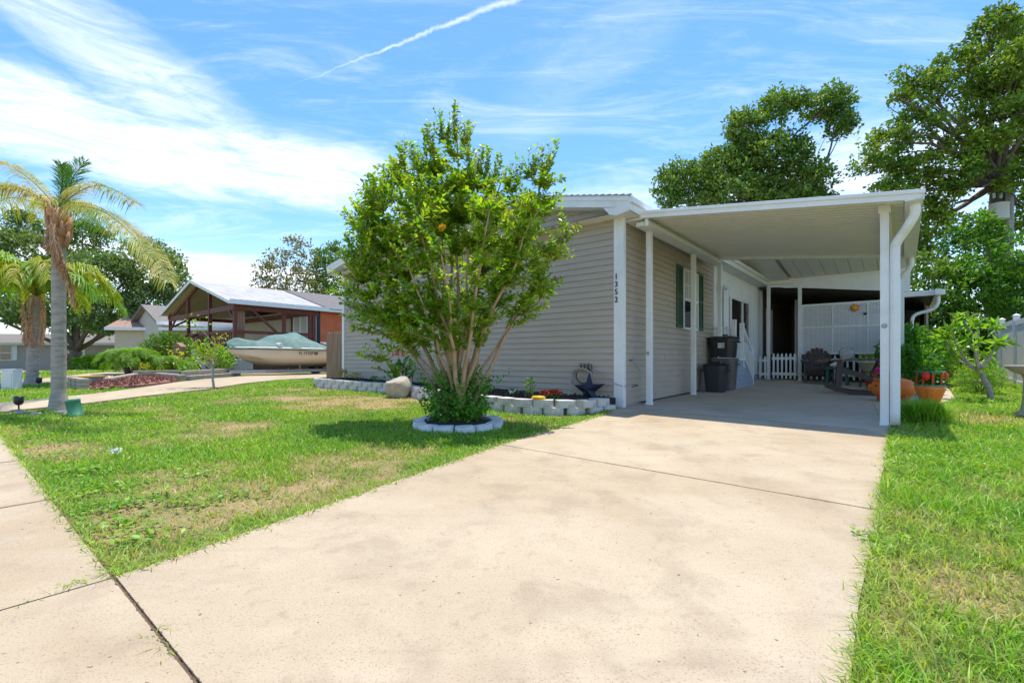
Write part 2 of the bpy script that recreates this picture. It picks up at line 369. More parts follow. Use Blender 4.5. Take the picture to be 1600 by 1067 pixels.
# ------------------------------------------------------------------ ground and paving
def build_ground():
    xs = np.concatenate([-np.geomspace(600, 10.2, 60), np.arange(-10, 10, .09), np.geomspace(10.2, 600, 60)])
    ys = np.concatenate([-np.geomspace(120, 1, 16), np.arange(-.5, 14, .09), np.geomspace(14.2, 900, 70)])
    X, Y = np.meshgrid(xs, ys); Z = G(X, Y) + np.where((np.abs(X) < 10) & (Y < 14), .008 * vnoise(X, Y, .25, 9), 0) - .004
    V = np.stack([X.ravel(), Y.ravel(), Z.ravel()], 1); nx = len(xs); ny = len(ys)
    i, j = np.meshgrid(np.arange(nx - 1), np.arange(ny - 1)); b = (j * nx + i).ravel()
    F = np.stack([b, b + 1, b + nx + 1, b + nx], 1)
    o = np_mesh('ground', V, F, 'ground', smooth=True, attr=('dry', dryness(V[:, 0], V[:, 1]) * .9))
    tag(o, kind='structure')
build_ground()
LE = [(.0, -.12), (.25, -1.09), (.466, -3.39), (.79, -5.19), (1.0, -6.44)]
def lea(b): return float(np.interp(-b, [-p[1] for p in LE], [p[0] for p in LE]))
def zc(a, b): return gh(a, b) + .03
m = MB(H); gap = .009
for (b0, b1) in ((-6.445, -3.442), (-3.428, -.067)):
    bs = np.linspace(b0, b1, 8)
    m.slab([(lea(b), b) for b in bs] + [(3.36 + .012 * math.sin(b * 3), b) for b in bs[::-1]], zc, .12)
m.slab([(1.0, -12.5), (3.36, -12.5), (3.36, -8.1), (1.0, -8.1)], zc, .12)
tag(m.build('driveway', 'concrete'), kind='structure')
m = MB(H); m.slab([(.02, -.055), (3.36, -.055), (3.36, 9.6), (.02, 9.6)], zc, .12)
m.slab([(3.375, 3.4), (3.95, 4.1), (4.25, 5.6), (4.35, 9.6), (3.375, 9.6)], lambda a, b: zc(a, b) - .012, .1)
tag(m.build('carport_slab', 'conc2'), kind='structure')
m = MB(H); al = 3.45
cuts = [8.0, 5.9, 4.35, 2.75, 1.0, -.55, -2.1, -3.65, -5.2, -6.75, -9.5, -12, -15]
for a1, a0 in zip(cuts[:-1], cuts[1:]):
    m.slab([(a0 + .006, -8.05), (a1 - .006, -8.05), (a1 - .006, -6.457), (a0 + .006, -6.457)], lambda a, b: zc(a, b) - .002, .12)
tag(m.build('sidewalk', 'concrete'), kind='structure')
m = MB(H); m.slab([(-30, -13), (40, -13), (40, -25), (-30, -25)], lambda a, b: gh(a, b) + .02, .2)
tag(m.build('road', 'conc2'), kind='structure')
m = MB(H); m.slab([(-15, -8.06), (8, -8.06), (8, -6.44), (3.33, -6.44), (3.33, 0), (.05, 0), (.30, -1.09), (.5, -3.39), (.83, -5.19), (1.04, -6.44), (-15, -6.47)], lambda a, b: gh(a, b) + .024, .008)
tag(m.build('joint_soil', 'dirt'), kind='structure')
def dirt_line(m, p, q, w, n, seed, cover=.8):
    rr = np.random.default_rng(seed); t = np.linspace(0, 1, n); P = np.array(p)[None] * (1 - t[:, None]) + np.array(q)[None] * t[:, None]
    d = np.array(q) - np.array(p); d = d / np.linalg.norm(d); nn = np.array([-d[1], d[0]])
    a = np.abs(np.convolve(rr.normal(size=n + 8), np.ones(5) / 2.2, 'same')[4:-4]) * w; b = np.abs(np.convolve(rr.normal(size=n + 8), np.ones(5) / 2.2, 'same')[4:-4]) * w
    for sgn, ww in ((1, a), (-1, b)):
        for i in range(n - 1):
            if vnoise(P[i][0], P[i][1], .25, seed) > cover: continue
            c0 = P[i] + nn * sgn * .004; c1 = P[i + 1] + nn * sgn * .004; e0 = P[i] + nn * sgn * (.004 + ww[i]); e1_ = P[i + 1] + nn * sgn * (.004 + ww[i + 1])
            m.add([(c0[0], c0[1], zc(*c0) + .0025), (c1[0], c1[1], zc(*c1) + .0025), (e1_[0], e1_[1], zc(*e1_) + .0012), (e0[0], e0[1], zc(*e0) + .0012)], [(0, 1, 2, 3)])
m = MB(H)
dirt_line(m, (.9, -6.451), (3.36, -6.451), .0022, 620, 3, .7); dirt_line(m, (lea(-3.435), -3.435), (3.36, -3.435), .003, 400, 5, .6); dirt_line(m, (.03, -.06), (3.36, -.06), .004, 300, 6, .6)
for k_, a_j in enumerate((1.0, -.55, -2.1, -3.65)): dirt_line(m, (a_j, -8.0), (a_j, -6.47), .0022, 260, 10 + k_, .6)
tag(m.build('joint_dirt', 'dirt'), kind='structure')
lo = [(-7.6, 5.9), (-7.20, 6.72), (-6.92, 7.86), (-6.9, 8.88), (-6.64, 10.51), (-6.78, 12.04), (-6.6, 13.3), (-5.69, 14.6), (-4.2, 16.5)]
up = [(-9.4, 6.6), (-8.3, 7.74), (-8.15, 9.26), (-8.3, 10.67), (-8.65, 12.22), (-8.75, 13.6), (-8.4, 15.2), (-7.6, 16.8), (-6.6, 18.5)]
def strip(name, A, B, mat, dz=.03):
    m = MB()
    for i in range(len(A) - 1):
        m.slab([A[i], A[i + 1], B[i + 1], B[i]][::-1], lambda x, y: g(x, y) + dz, .1)
    return tag(m.build(name, mat), kind='structure')
strip('neighbour_driveway', lo, up, 'concrete', .035)
strip('footpath', [(-12.0, 9.6), (-11.66, 10.87), (-11.74, 12), (-11.83, 13.1), (-12.0, 14.2), (-12.6, 16.2)],
      [(-13.6, 10.6), (-13.0, 12.1), (-13.2, 13.0), (-13.5, 14), (-14.2, 15.8), (-15.4, 18.2)], 'concrete', .03)
strip('far_road', [(-17.2, 13.6), (-18.2, 17), (-20.5, 22), (-25, 32)], [(-19.2, 14.2), (-21.5, 20), (-25, 27), (-33, 41)], 'concrete', .04)
# ------------------------------------------------------------------ grass
def blades(P, h, w, lean, dry):
    n = len(P); az = rng.random(n) * 6.283; la = rng.random(n) * 6.283
    wx = np.stack([np.cos(az), np.sin(az), np.zeros(n)], 1) * w[:, None] * .5
    L = np.stack([np.cos(la), np.sin(la), np.zeros(n)], 1) * (lean * h)[:, None]
    up = np.zeros((n, 3)); up[:, 2] = h
    v = np.stack([P - wx, P + wx, P + L * .35 + up * .6 - wx * .75, P + L * .35 + up * .6 + wx * .75, P + L + up * (1 - .25 * lean)[:, None]], 1).reshape(-1, 3)
    b = np.arange(n)[:, None] * 5
    F = np.concatenate([b + [0, 1, 3], b + [0, 3, 2], b + [2, 3, 4]], 1).reshape(-1, 3)
    return v, F, np.repeat(dry, 5)
LAWN_L = [hw(a, b)[:2] for a, b in ((.02, -.4), (.23, -1.09), (.45, -3.39), (.775, -5.19), (.985, -6.46), (-7.4, -6.46))] + \
         [(-7.15, 6.75), (-6.87, 7.86), (-6.85, 8.88), (-6.6, 10.51), (-6.7, 12.04), (-6.5, 13.3), (-5.6, 14.5)] + [hw(-7.95, .2)[:2]] + \
         [hw(a, b)[:2] for a, b in ((-7.9, -.9), (-4.6, -.95), (-2.2, -1.5), (-.6, -1.6))]
LAWN_R = [hw(a, b)[:2] for a, b in ((3.37, -6.6), (9, -6.6), (9, 15), (4.4, 15), (4.3, 5.6), (3.98, 4.1), (3.37, 3.3))]
LAWN_N = [(-9.6, 6.7), (-8.35, 7.7), (-8.2, 9.2), (-8.35, 10.6), (-9.3, 10.8), (-10.5, 12.2), (-11.4, 13.0), (-11.7, 12), (-11.6, 10.9), (-12.2, 9.4)]
LAWN_F = [(-13.7, 10.6), (-13.1, 12.1), (-13.6, 14), (-14.3, 15.8), (-15.5, 18.2), (-22, 27), (-20.4, 22), (-18.1, 17), (-17.1, 13.6)]
def lawn(name, poly, dens, label, hscale=1.0, wmul=1.0, thin=True):
    xs = [p[0] for p in poly]; ys = [p[1] for p in poly]; pts = []
    Vs, Fs, Ds, nb = [], [], [], 0
    for (d0, d1, de) in dens:
        x0, x1, y0, y1 = min(xs), max(xs), max(min(ys), .2), max(ys)
        n = int((x1 - x0) * (y1 - y0) * de); x = rng.uniform(x0, x1, n); y = rng.uniform(y0, y1, n)
        r = np.hypot(x, y); k = (r >= d0) & (r < d1) & inpoly(x, y, poly) & (np.abs(x) < 1.16 * y + .6)
        x = x[k]; y = y[k]
        dr = dryness(x, y); k = rng.random(len(x)) < (1 - .72 * dr if thin else 1)
        x = x[k]; y = y[k]; dr = dr[k]; r = np.hypot(x, y); n = len(x)
        tall = vnoise(x, y, .35, 5)
        h = (.022 + .045 * rng.random(n) ** 1.5 * (.4 + 1.2 * tall)) * hscale * (1 - .35 * dr)
        w = (.0035 + .0011 * r) * (.7 + .6 * rng.random(n)) * wmul
        col = np.clip(dr * .8 + (rng.random(n) < .14 + .35 * dr) * .75 * rng.random(n), 0, 1)
        P = np.stack([x, y, G(x, y) - .003], 1)
        v, F, D = blades(P, h, w, .3 + 1.1 * rng.random(n), col)
        Vs.append(v); Fs.append(F + nb); nb += len(v); Ds.append(D)
    V = np.concatenate(Vs); F = np.concatenate(Fs)
    o = np_mesh(name, V, F, 'grass', attr=('dry', np.concatenate(Ds)))
    tag(o, label, 'grass', kind='stuff')
lawn('lawn_grass', LAWN_L, ((0, 3.2, 7000), (3.2, 5.5, 4200), (5.5, 9, 2000), (9, 30, 900)), 'patchy green and straw front lawn left of the driveway')
lawn('side_grass', LAWN_R, ((0, 2.2, 9000), (2.2, 4, 6500), (4, 7, 3800), (7, 30, 1400)), 'lush long grass along the right edge of the driveway', 1.65, 1.0)
lawn('verge_grass', LAWN_N, ((0, 40, 800),), 'bright grass strip behind the tall palm across the concrete drive', 1.2, 1.2, False)
lawn('far_grass', LAWN_F, ((0, 60, 250),), 'shaded far grass strip in front of the grey houses', 1.5, 1.6, False)

# ------------------------------------------------------------------ foliage tools
def unit(v): return v / (np.linalg.norm(v, axis=-1, keepdims=True) + 1e-9)
def rdir(n, up=0.):
    v = rng.normal(size=(n, 3)); v = unit(v); v[:, 2] += up; return unit(v)
def leaves(P, D, Nn, l, w, fold=.25):
    n = len(P); l = np.broadcast_to(l, n)[:, None]; w = np.broadcast_to(w, n)[:, None]
    S = unit(np.cross(D, Nn)); U = unit(np.cross(S, D))
    base = P; tip = P + D * l - U * l * .12; mid = P + D * l * .48
    a = mid + S * w * .5 + U * w * fold; b = mid - S * w * .5 + U * w * fold
    V = np.stack([base, a, tip, b], 1).reshape(-1, 3); k = np.arange(n)[:, None] * 4
    F = np.concatenate([k + [0, 1, 2], k + [0, 2, 3]], 1).reshape(-1, 3)
    return V, F
def join(L):
    V = []; F = []; b = 0
    for v, f in L: V.append(v); F.append(f + b); b += len(v)
    return np.concatenate(V), np.concatenate(F)
def clumpy(ells, per_m2, leafn, leafl, clr, seed, aspect=.55, hollow=.45, flat=.75, gap=.0):
    """leaf clumps spread over the shell and inside of a union of ellipsoids"""
    global rng
    rng = np.random.default_rng(seed); Ps = []; Ns = []
    for c, r in ells:
        c = np.array(c, float); r = np.array(r, float)
        area = 4 * math.pi * ((r[0] * r[1]) ** 1.6 + (r[0] * r[2]) ** 1.6 + (r[1] * r[2]) ** 1.6) ** (1 / 1.6) / 3 ** (1 / 1.6)
        n = max(3, int(area * per_m2)); d = rdir(n, .15)
        rad = hollow + (1 - hollow) * rng.random(n) ** .55
        rad *= .86 + .28 * vnoise(d[:, 0] * 3 + d[:, 2] * 2, d[:, 1] * 3 - d[:, 2], .6, seed)
        cc = c + d * r * rad[:, None]
        if gap: cc = cc[rng.random(n) > gap * (vnoise(cc[:, 0] + cc[:, 2], cc[:, 1] + cc[:, 2], .9, seed + 1) > .5)]
        k = len(cc); cr = clr * (.55 + .9 * rng.random(k))
        q = rng.normal(size=(k, leafn, 3)); q = unit(q) * (rng.random((k, leafn, 1)) ** .45)
        q[..., 2] *= flat
        P = cc[:, None, :] + q * cr[:, None, None]
        Ps.append(P.reshape(-1, 3)); Ns.append(unit(q.reshape(-1, 3) + [0, 0, .5]))
    P = np.concatenate(Ps); Q = np.concatenate(Ns); n = len(P)
    D = unit(Q * .5 + rdir(n)); Nn = unit(Q * .5 + rdir(n, .5))
    l = leafl * (.6 + .8 * rng.random(n))
    return leaves(P, D, Nn, l, l * aspect)
def limb(m, p, q, r0, r1, bend=.15, n=7, sides=8, sag=0):
    p = Vector(p); q = Vector(q); L = (q - p).length; o = Vector((random.uniform(-1, 1), random.uniform(-1, 1), random.uniform(-.3, .6))) * bend * L
    pts = []; 
    for i in range(n):
        t = i / (n - 1); b = p.lerp(q, t) + o * math.sin(math.pi * t) + Vector((0, 0, -sag * math.sin(math.pi * t)))
        j = .02 * L * (0 if i in (0, n - 1) else 1)
        pts.append(b + Vector((random.uniform(-j, j), random.uniform(-j, j), random.uniform(-j, j))))
    m.tube(pts, [r0 + (r1 - r0) * (i / (n - 1)) ** .8 for i in range(n)], sides)
    return pts
def broadleaf(name, label, base, fork, r0, ells, mats, leafl, per, leafn, clr, seed, group=None, cat='tree', hollow=.45, gap=0., twigs=3, aspect=.55, flat=.75):
    random.seed(seed); base = Vector(base); t = thing(name, label, cat, tuple(base), 0, group)
    m = MB(); fork = Vector(fork)
    limb(m, base - Vector((0, 0, .1)), fork, r0, r0 * .75, .04, 6, 12)
    m.tube([base - Vector((0, 0, .05)), base + Vector((0, 0, r0 * .5)), base + Vector((0, 0, r0 * 2))], [r0 * 1.5, r0 * 1.15, r0 * .95], 12)
    for c, r in ells:
        c = Vector(c); e = limb(m, fork, c, r0 * .36, r0 * .07, .12, 8, 7)
        for k in range(twigs):
            s_ = e[random.randint(3, 6)]; dv = Vector(rdir(1, .2)[0]) 
            q = c + Vector((dv.x * r[0], dv.y * r[1], dv.z * r[2])) * .8
            limb(m, s_, q, r0 * .10, r0 * .03, .12, 6, 5)
    m.build('trunk', mats[0], t)
    V, F = clumpy(ells, per, leafn, leafl, clr, seed, aspect, hollow, flat, gap)
    np_mesh('crown', V, F, mats[1], t)
    return t
def E(px, py, d, rx, rz, ry=None):               # ellipsoid given by where its centre stands and its size in metres
    c = at(px, py, d); return (tuple(c), (rx, ry or (rx + rz) / 2, rz))

# ------------------------------------------------------------------ the house
HZ = gh(0, 0)
house = thing('manufactured_house', 'long beige vinyl sided house with a low white gable, number 1352 on its corner', 'house', tuple(hw(0, 0, HZ)), TH)
CO = .1016
def lap_wall(m, side, s0, s1, zb, top, off=0., lap=.020):
    """lap siding: side 'f' = plane b=off facing -b, along a; side 's' = plane a=off facing +a, along b. top(s) gives the height"""
    z = zb; nseg = 24
    def pt(s, z, o): return (s, off - o, z) if side == 'f' else (off + o, s, z)
    zmax = max(top(s0 + (s1 - s0) * i / 40) for i in range(41))
    while z < zmax - .005:
        z1 = min(z + CO, zmax)
        # horizontal span where the wall reaches above z
        ss = [s0 + (s1 - s0) * i / 240 for i in range(241)]
        ins = [s for s in ss if top(s) >= z]
        if not ins: break
        lo_, hi_ = ins[0], ins[-1]; ins1 = [s for s in ss if top(s) >= z1 - 1e-6] or [(lo_ + hi_) / 2] * 2
        l1, h1 = ins1[0], ins1[-1]
        m.add([pt(lo_, z, lap), pt(hi_, z, lap), pt(h1, z1, .001), pt(l1, z1, .001)], [(0, 1, 2, 3)])
        m.add([pt(lo_, z, .0), pt(hi_, z, .0), pt(hi_, z, lap), pt(lo_, z, lap)], [(0, 1, 2, 3)])
        sj = s0 + ((z * 7.31 + (0 if side == 'f' else 1.7)) % 3.6)
        while sj < s1 - .1:                       # overlap seams between panels
            if l1 + .1 < sj < h1 - .1:
                m.add([pt(sj, z, lap + .003), pt(sj + .03, z, lap + .003), pt(sj + .03, z1, .004), pt(sj, z1, .004)], [(0, 1, 2, 3)])
                m.add([pt(sj, z, lap), pt(sj, z, lap + .003), pt(sj, z1, .004), pt(sj, z1, .001)], [(0, 1, 2, 3)])
            sj += 3.6
        z += CO
RZ0, RS = 2.45, .205                              # rake top at a=.3
def rake(a): return RZ0 + RS * (.3 - a) if a > -3.965 else RZ0 + RS * (.3 + 3.965 * 2 + a)
def wtop(a): return rake(a) - .165 + .02
m = MB(H); lap_wall(m, 'f', -7.93, 0, HZ - .03, wtop); lap_wall(m, 's', 0, 4.80, HZ - .03, lambda s: 2.29)
m.build('wall', 'siding', house)
m = MB(H); m.box(-7.9, -.02, .03, 24, HZ - .1, 2.28); m.prism([(-7.9, 2.28), (-.02, 2.28), (-3.965, 3.05)], .03, 24)
m.build('inner_wall', 'siding2', house)
m = MB(H); lap_wall(m, 's', 9.85, 18, HZ - .03, lambda s: 2.29); m.build('rear_wall', 'shadewall', house)  # siding continues here, painted darker for the shade under the porch
m = MB(H)
def panel_wall(m, b0, b1, z0, topf, a=0., pitch=.2):
    b = b0
    while b < b1 - 1e-4:
        c = min(b + pitch, b1)
        m.add([(a + .004, b, z0), (a + .004, c, z0), (a + .004, c, topf(c)), (a + .004, b, topf(b))], [(0, 1, 2, 3)])
        m.box(a + .004, a + .016, b - .012, b + .012, z0, topf(b) - .01)
        b = c
ptop = lambda b: 2.40 + .105 * (9.25 - b)
panel_wall(m, 4.86, 9.75, .12 - .55, ptop)
o = m.build('white_wall', 'whitewall', house)
m = MB(H); m.box(.0, .03, 6.5, 9.75, HZ, -.44); m.build('skirting', 'grey', house)
m = MB(H)
m.box(-.005, .085, -.028, .06, HZ - .02, 2.30); m.box(-.085, -.005, -.028, -.0, HZ - .02, 2.30)
m.build('corner_trim', 'white', house, bevel=.004)
m = MB(H); m.box(-7.97, -7.87, -.028, .05, HZ - .02, 2.30); m.build('corner_trim', 'white', house)
m = MB(H); m.box(-.004, .03, 4.79, 4.87, HZ + .03, 2.30); m.build('corner_trim', 'white', house)
m = MB(H); m.box(-.004, .03, 9.74, 9.86, HZ + .03, 2.30); m.build('corner_trim', 'white', house)
# house number, one digit above the other on the corner trim
def text_mesh(txt, size, depth=.003):
    c = bpy.data.curves.new('t', 'FONT'); c.body = txt; c.size = size; c.extrude = depth; c.align_x = 'CENTER'; c.align_y = 'CENTER'; c.offset = size * .012
    o = bpy.data.objects.new('t', c); COL.objects.link(o); bpy.context.view_layer.update()
    dg = bpy.context.evaluated_depsgraph_get(); me = bpy.data.meshes.new_from_object(o.evaluated_get(dg)); bpy.data.objects.remove(o)
    vs = [v.co.copy() for v in me.vertices]; fs = [tuple(p.vertices) for p in me.polygons]; return vs, fs
nb = None
for k, ch in enumerate('1352'):
    vs, fs = text_mesh(ch, .125); m = MB(H)
    zc_ = (563 - (432.5 + k * 12.0)) / 746 * 7.56
    m.add(vs, fs, T=Matrix.Translation((-.038, -.034, zc_)) @ Matrix.Rotation(R(90), 4, 'X'))
    m.build('house_number', 'iron', house)
# roof: thin slopes, white fascia on the rake, gutter on the side eave
def roof_slope(m, a0, a1, b0, b1, th, f=rake, lift=0):
    m.add([(a0, b0, f(a0) + lift), (a1, b0, f(a1) + lift), (a1, b1, f(a1) + lift), (a0, b1, f(a0) + lift),
           (a0, b0, f(a0) + lift - th), (a1, b0, f(a1) + lift - th), (a1, b1, f(a1) + lift - th), (a0, b1, f(a0) + lift - th)],
          [(0, 1, 2, 3), (7, 6, 5, 4), (0, 4, 5, 1), (1, 5, 6, 2), (2, 6, 7, 3), (3, 7, 4, 0)])
m = MB(H); roof_slope(m, -3.965, .33, -.315, 24, .018, lift=.018); roof_slope(m, -8.26, -3.965, -.315, 24, .018, lift=.018)
for k in range(76):                               # shingle tabs showing along the rake edge
    a = -8.2 + k * .1125; z = rake(a) + .02
    m.box(a, a + .108, -.318, -.25, z - .008, z - .0015)
m.build('roof', 'shingle', house)
m = MB(H)
for a0, a1 in ((-8.24, -3.965), (-3.965, .30)):
    m.add([(a0, -.30, rake(a0)), (a1, -.30, rake(a1)), (a1, -.30, rake(a1) - .165), (a0, -.30, rake(a0) - .165),
           (a0, -.28, rake(a0)), (a1, -.28, rake(a1)), (a1, -.28, rake(a1) - .165), (a0, -.28, rake(a0) - .165)],
          [(0, 1, 2, 3), (7, 6, 5, 4), (3, 2, 6, 7), (0, 4, 5, 1), (1, 5, 6, 2), (0, 3, 7, 4)])
    m.add([(a0, -.312, rake(a0) + .003), (a1, -.312, rake(a1) + .003), (a1, -.312, rake(a1) - .065), (a0, -.312, rake(a0) - .065),
           (a0, -.299, rake(a0) + .003), (a1, -.299, rake(a1) + .003), (a1, -.299, rake(a1) - .065), (a0, -.299, rake(a0) - .065)],
          [(0, 1, 2, 3), (7, 6, 5, 4), (3, 2, 6, 7), (0, 4, 5, 1), (1, 5, 6, 2), (0, 3, 7, 4)])
m.prism([(-.12, 2.36), (.30, 2.29), (.30, 2.24), (.10, 2.20), (-.02, 2.24)], -.305, -.24)     # boxed return at the corner
m.build('fascia', 'white', house)
m = MB(H)
m.box(.30, .32, -.30, 24, 2.25, 2.452)                               # side fascia
m.box(.32, .36, -.30, 24, 2.36, 2.445)
m.add([(-8.24, -.28, 2.245), (.3, -.28, 2.245), (.3, 24, 2.245), (.0, 24, 2.245), (.0, -.0, 2.245), (-8.24, 0, 2.245)], [(0, 1, 4, 5), (1, 2, 3, 4)])
m.build('eave_fascia', 'white', house)
m = MB(H)
m.add([(a, b, rake(a) - .16) for a, b in ((-3.965, -.28), (.3, -.28), (.3, 0), (-3.965, 0))], [(0, 1, 2, 3)])
m.add([(a, b, rake(a) - .16) for a, b in ((-8.24, -.28), (-3.965, -.28), (-3.965, 0), (-8.24, 0))], [(0, 1, 2, 3)])
m.build('soffit', 'ceil', house)
# window with shutters on the side wall: centre px ~1077
def shutter(b0, b1, z0, z1, a=.014):
    m = MB(H); m.box(a, a + .012, b0, b1, z0, z1)
    w = .035
    m.box(a + .012, a + .03, b0, b0 + w, z0, z1); m.box(a + .012, a + .03, b1 - w, b1, z0, z1)
    zm = (z0 + z1) / 2
    for z in (z0, zm - .03, z1 - .06): m.box(a + .012, a + .029, b0 + w, b1 - w, z, z + .06)
    z = z0 + .075
    while z < z1 - .08:
        if not zm - .06 < z < zm + .03: m.add([(a + .014, b0 + w, z + .028), (a + .014, b1 - w, z + .028), (a + .026, b1 - w, z), (a + .026, b0 + w, z)], [(0, 1, 2, 3)])
        z += .032
    return m.build('shutter', 'green', house)
def window(b0, b1, z0, z1, grid=True, a=.014):
    m = MB(H); t = .045; zm = (z0 + z1) / 2
    for bx in ((b0, b0 + t, z0, z1), (b1 - t, b1, z0, z1), (b0 + t, b1 - t, z0, z0 + t), (b0 + t, b1 - t, z1 - t, z1), (b0 + t, b1 - t, zm - .025, zm + .025)):
        m.box(a, a + .04, *bx)
    if grid:
        for i in (1, 2): bb = b0 + t + (b1 - b0 - 2 * t) * i / 3; m.box(a + .012, a + .022, bb - .009, bb + .009, zm + .025, z1 - t)
        for i in (1,): zz = zm + (z1 - zm) * i / 2; m.box(a + .012, a + .021, b0 + t, b1 - t, zz - .009, zz + .009)
    fr = m.build('window', 'white', house)
    m = MB(H); m.box(a, a + .010, b0 + t, b1 - t, zm, z1 - t); m.build('upper_pane', 'blind' if grid else 'glass', fr)
    m = MB(H); m.box(a, a + .008, b0 + t, b1 - t, z0 + t, zm); m.build('lower_pane', 'glass', fr)
    return fr
W0, W1 = .63, 1.88
shutter(2.41, 2.72, W0 + .02, W1 + .02); window(2.74, 3.62, W0, W1 - .02); shutter(3.64, 3.98, W0 + .02, W1 + .02)
m = MB(H); m.box(.02, .045, 5.25, 5.5, .35, 1.75); m.build('shutter', 'green', house)
window(10.4, 11.2, .2, 1.7, False)
# door and sidelight in the white wall
m = MB(H)
for b0, b1 in ((6.2, 7.25), (7.35, 8.0)):
    m.box(.02, .06, b0 - .06, b0, .0, 1.66); m.box(.02, .06, b1, b1 + .06, .0, 1.66); m.box(.02, .06, b0, b1, 1.60, 1.66); m.box(.02, .045, b0, b1, .0, .5)
dr = m.build('door_frame', 'white', house)
m = MB(H); m.box(.02, .035, 6.2, 7.25, .5, 1.60); m.box(.02, .035, 7.35, 8.0, .5, 1.60); m.build('door_glass', 'darkin', dr)
# wall lamp, hose tap
m = MB(H)
for b in (5.05, 5.22):
    m.lathe([(.02, 0), (.055, .03), (.06, .1), (.04, .13)], (0, 0, 0), 12, T=Matrix.Translation((.12, b, 1.72)) @ Matrix.Rotation(R(70), 4, 'Y'))
m.box(.02, .05, 5.08, 5.2, 1.66, 1.78); m.build('wall_light', 'whitep', house)
m = MB(H); m.tube([(.0, .36, -.0), (.09, .36, -.0)], .012); m.tube([(.09, .36, .02), (.09, .36, -.06)], .014); m.lathe([(.03, 0), (.03, .012)], (.09, .36, .03), 10)
m.build('hose_tap', 'galv', house)
m = MB(H); m.box(-.001, .02, .52, .53, 0, 1.6); m.build('cable', 'beige', house)

# ------------------------------------------------------------------ carport
cp = thing('carport', 'white aluminium carport with square posts, ribbed ceiling and a curved downspout', 'carport', tuple(hw(3.3, .6, gh(3.3, .6))), TH)
AL, AR = .31, 3.60
def rz(a): return 2.27 + (1.86 - 2.27) * (a - AL) / (AR - AL)        # roof underside
m = MB(H)
m.add([(AL, .14, rz(AL) + .07), (AR, .14, rz(AR) + .07), (AR, 4.12, rz(AR) + .07), (AL, 4.12, rz(AL) + .07),
       (AL, .14, rz(AL) + .05), (AR, .14, rz(AR) + .05), (AR, 4.12, rz(AR) + .05), (AL, 4.12, rz(AL) + .05)],
      [(0, 1, 2, 3), (7, 6, 5, 4), (0, 4, 5, 1), (1, 5, 6, 2), (2, 6, 7, 3), (3, 7, 4, 0)])
m.build('roof', 'white', cp)
m = MB(H); b = .16                                                    # ribs run across, side to side
while b < 4.0:
    for (q0, q1, dz0, dz1) in ((b, b + .10, .0, .0), (b + .10, b + .118, .0, .022), (b + .118, b + .134, .022, .0)):
        m.add([(AL, q0, rz(AL) + dz0), (AR - .12, q0, rz(AR - .12) + dz0), (AR - .12, q1, rz(AR - .12) + dz1), (AL, q1, rz(AL) + dz1)], [(0, 1, 2, 3)])
    b += .134
m.build('ceiling', 'ceil', cp)
def sloped(m, a0, a1, b0, b1, dz0, dz1):
    m.add([(a, b, rz(a) + dz) for dz in (dz0, dz1) for a, b in ((a0, b0), (a1, b0), (a1, b1), (a0, b1))],
          [(3, 2, 1, 0), (4, 5, 6, 7), (0, 1, 5, 4), (1, 2, 6, 5), (2, 3, 7, 6), (3, 0, 4, 7)])
m = MB(H); sloped(m, AL - .02, AR + .06, .10, .155, -.055, .05); sloped(m, AL - .03, AR + .07, .08, .10, .01, .055)
sloped(m, AL - .02, AR, 4.0, 4.12, -.06, .05)
m.build('fascia', 'white', cp, bevel=.004)
m = MB(H)                                                             # side gutter, an open box
z = rz(AR); m.box(AR - .10, AR + .04, .10, 4.15, z - .055, z - .045); m.box(AR + .04, AR + .05, .10, 4.15, z - .055, z + .07)
m.box(AR - .11, AR - .10, .10, 4.15, z - .055, z + .03); m.box(AR + .03, AR + .065, .10, 4.15, z + .07, z + .08)
m.build('gutter', 'white', cp)
m = MB(H); m.box(.02, AL, .12, 4.1, 2.21, 2.235); m.build('wall_flashing', 'white', cp)
m = MB(H); m.box(AL - .12, .40, .2, 4.1, 2.12, 2.19); 
m.tube([(.38, .17, 2.2), (.38, .17, 2.09)], .032, 12)
m.build('inner_beam', 'white', cp, bevel=.004)
def cpost(a, b, zt, w=.085, name='post', p=cp):
    z0 = gh(a, b) + .03; m = MB(H); m.box(a - w / 2, a + w / 2, b - w / 2, b + w / 2, z0, zt)
    for s_ in (-1, 1):                                               # raised fluting
        m.box(a + s_ * w * .22 - .006, a + s_ * w * .22 + .006, b - w / 2 - .004, b - w / 2, z0 + .01, zt - .01)
    m.box(a - w / 2 - .006, a + w / 2 + .006, b - w / 2 - .006, b + w / 2 + .006, z0, z0 + .03)
    return m.build(name, 'white', p, bevel=.003)
cpost(.24, .60, 2.12); cpost(.22, 2.80, 2.12); cpost(.30, 4.30, 2.12)
cpost(3.30, .50, rz(3.3) - .0); cpost(3.38, 2.9, rz(3.38)); cpost(3.3, 4.2, rz(3.3)); 
m = MB(H); m.box(3.24, 3.36, .45, 4.1, rz(3.3) - .10, rz(3.3) - .003); m.build('side_beam', 'white', cp)
def downspout(pts, w, parent):
    m = MB(H); P = [Vector(p) for p in pts]; Q = []
    for i in range(len(P) - 1):                                       # catmull-rom
        a = P[max(i - 1, 0)]; b = P[i]; c = P[i + 1]; d = P[min(i + 2, len(P) - 1)]
        for k in range(6):
            t = k / 6; Q.append(.5 * ((2 * b) + (c - a) * t + (2 * a - 5 * b + 4 * c - d) * t * t + (3 * b - a - 3 * c + d) * t ** 3))
    Q.append(P[-1]); m.tube(Q, w, 12, smooth=True)
    return m.build('downspout', 'white', parent)
zb = gh(3.42, .5) + .05
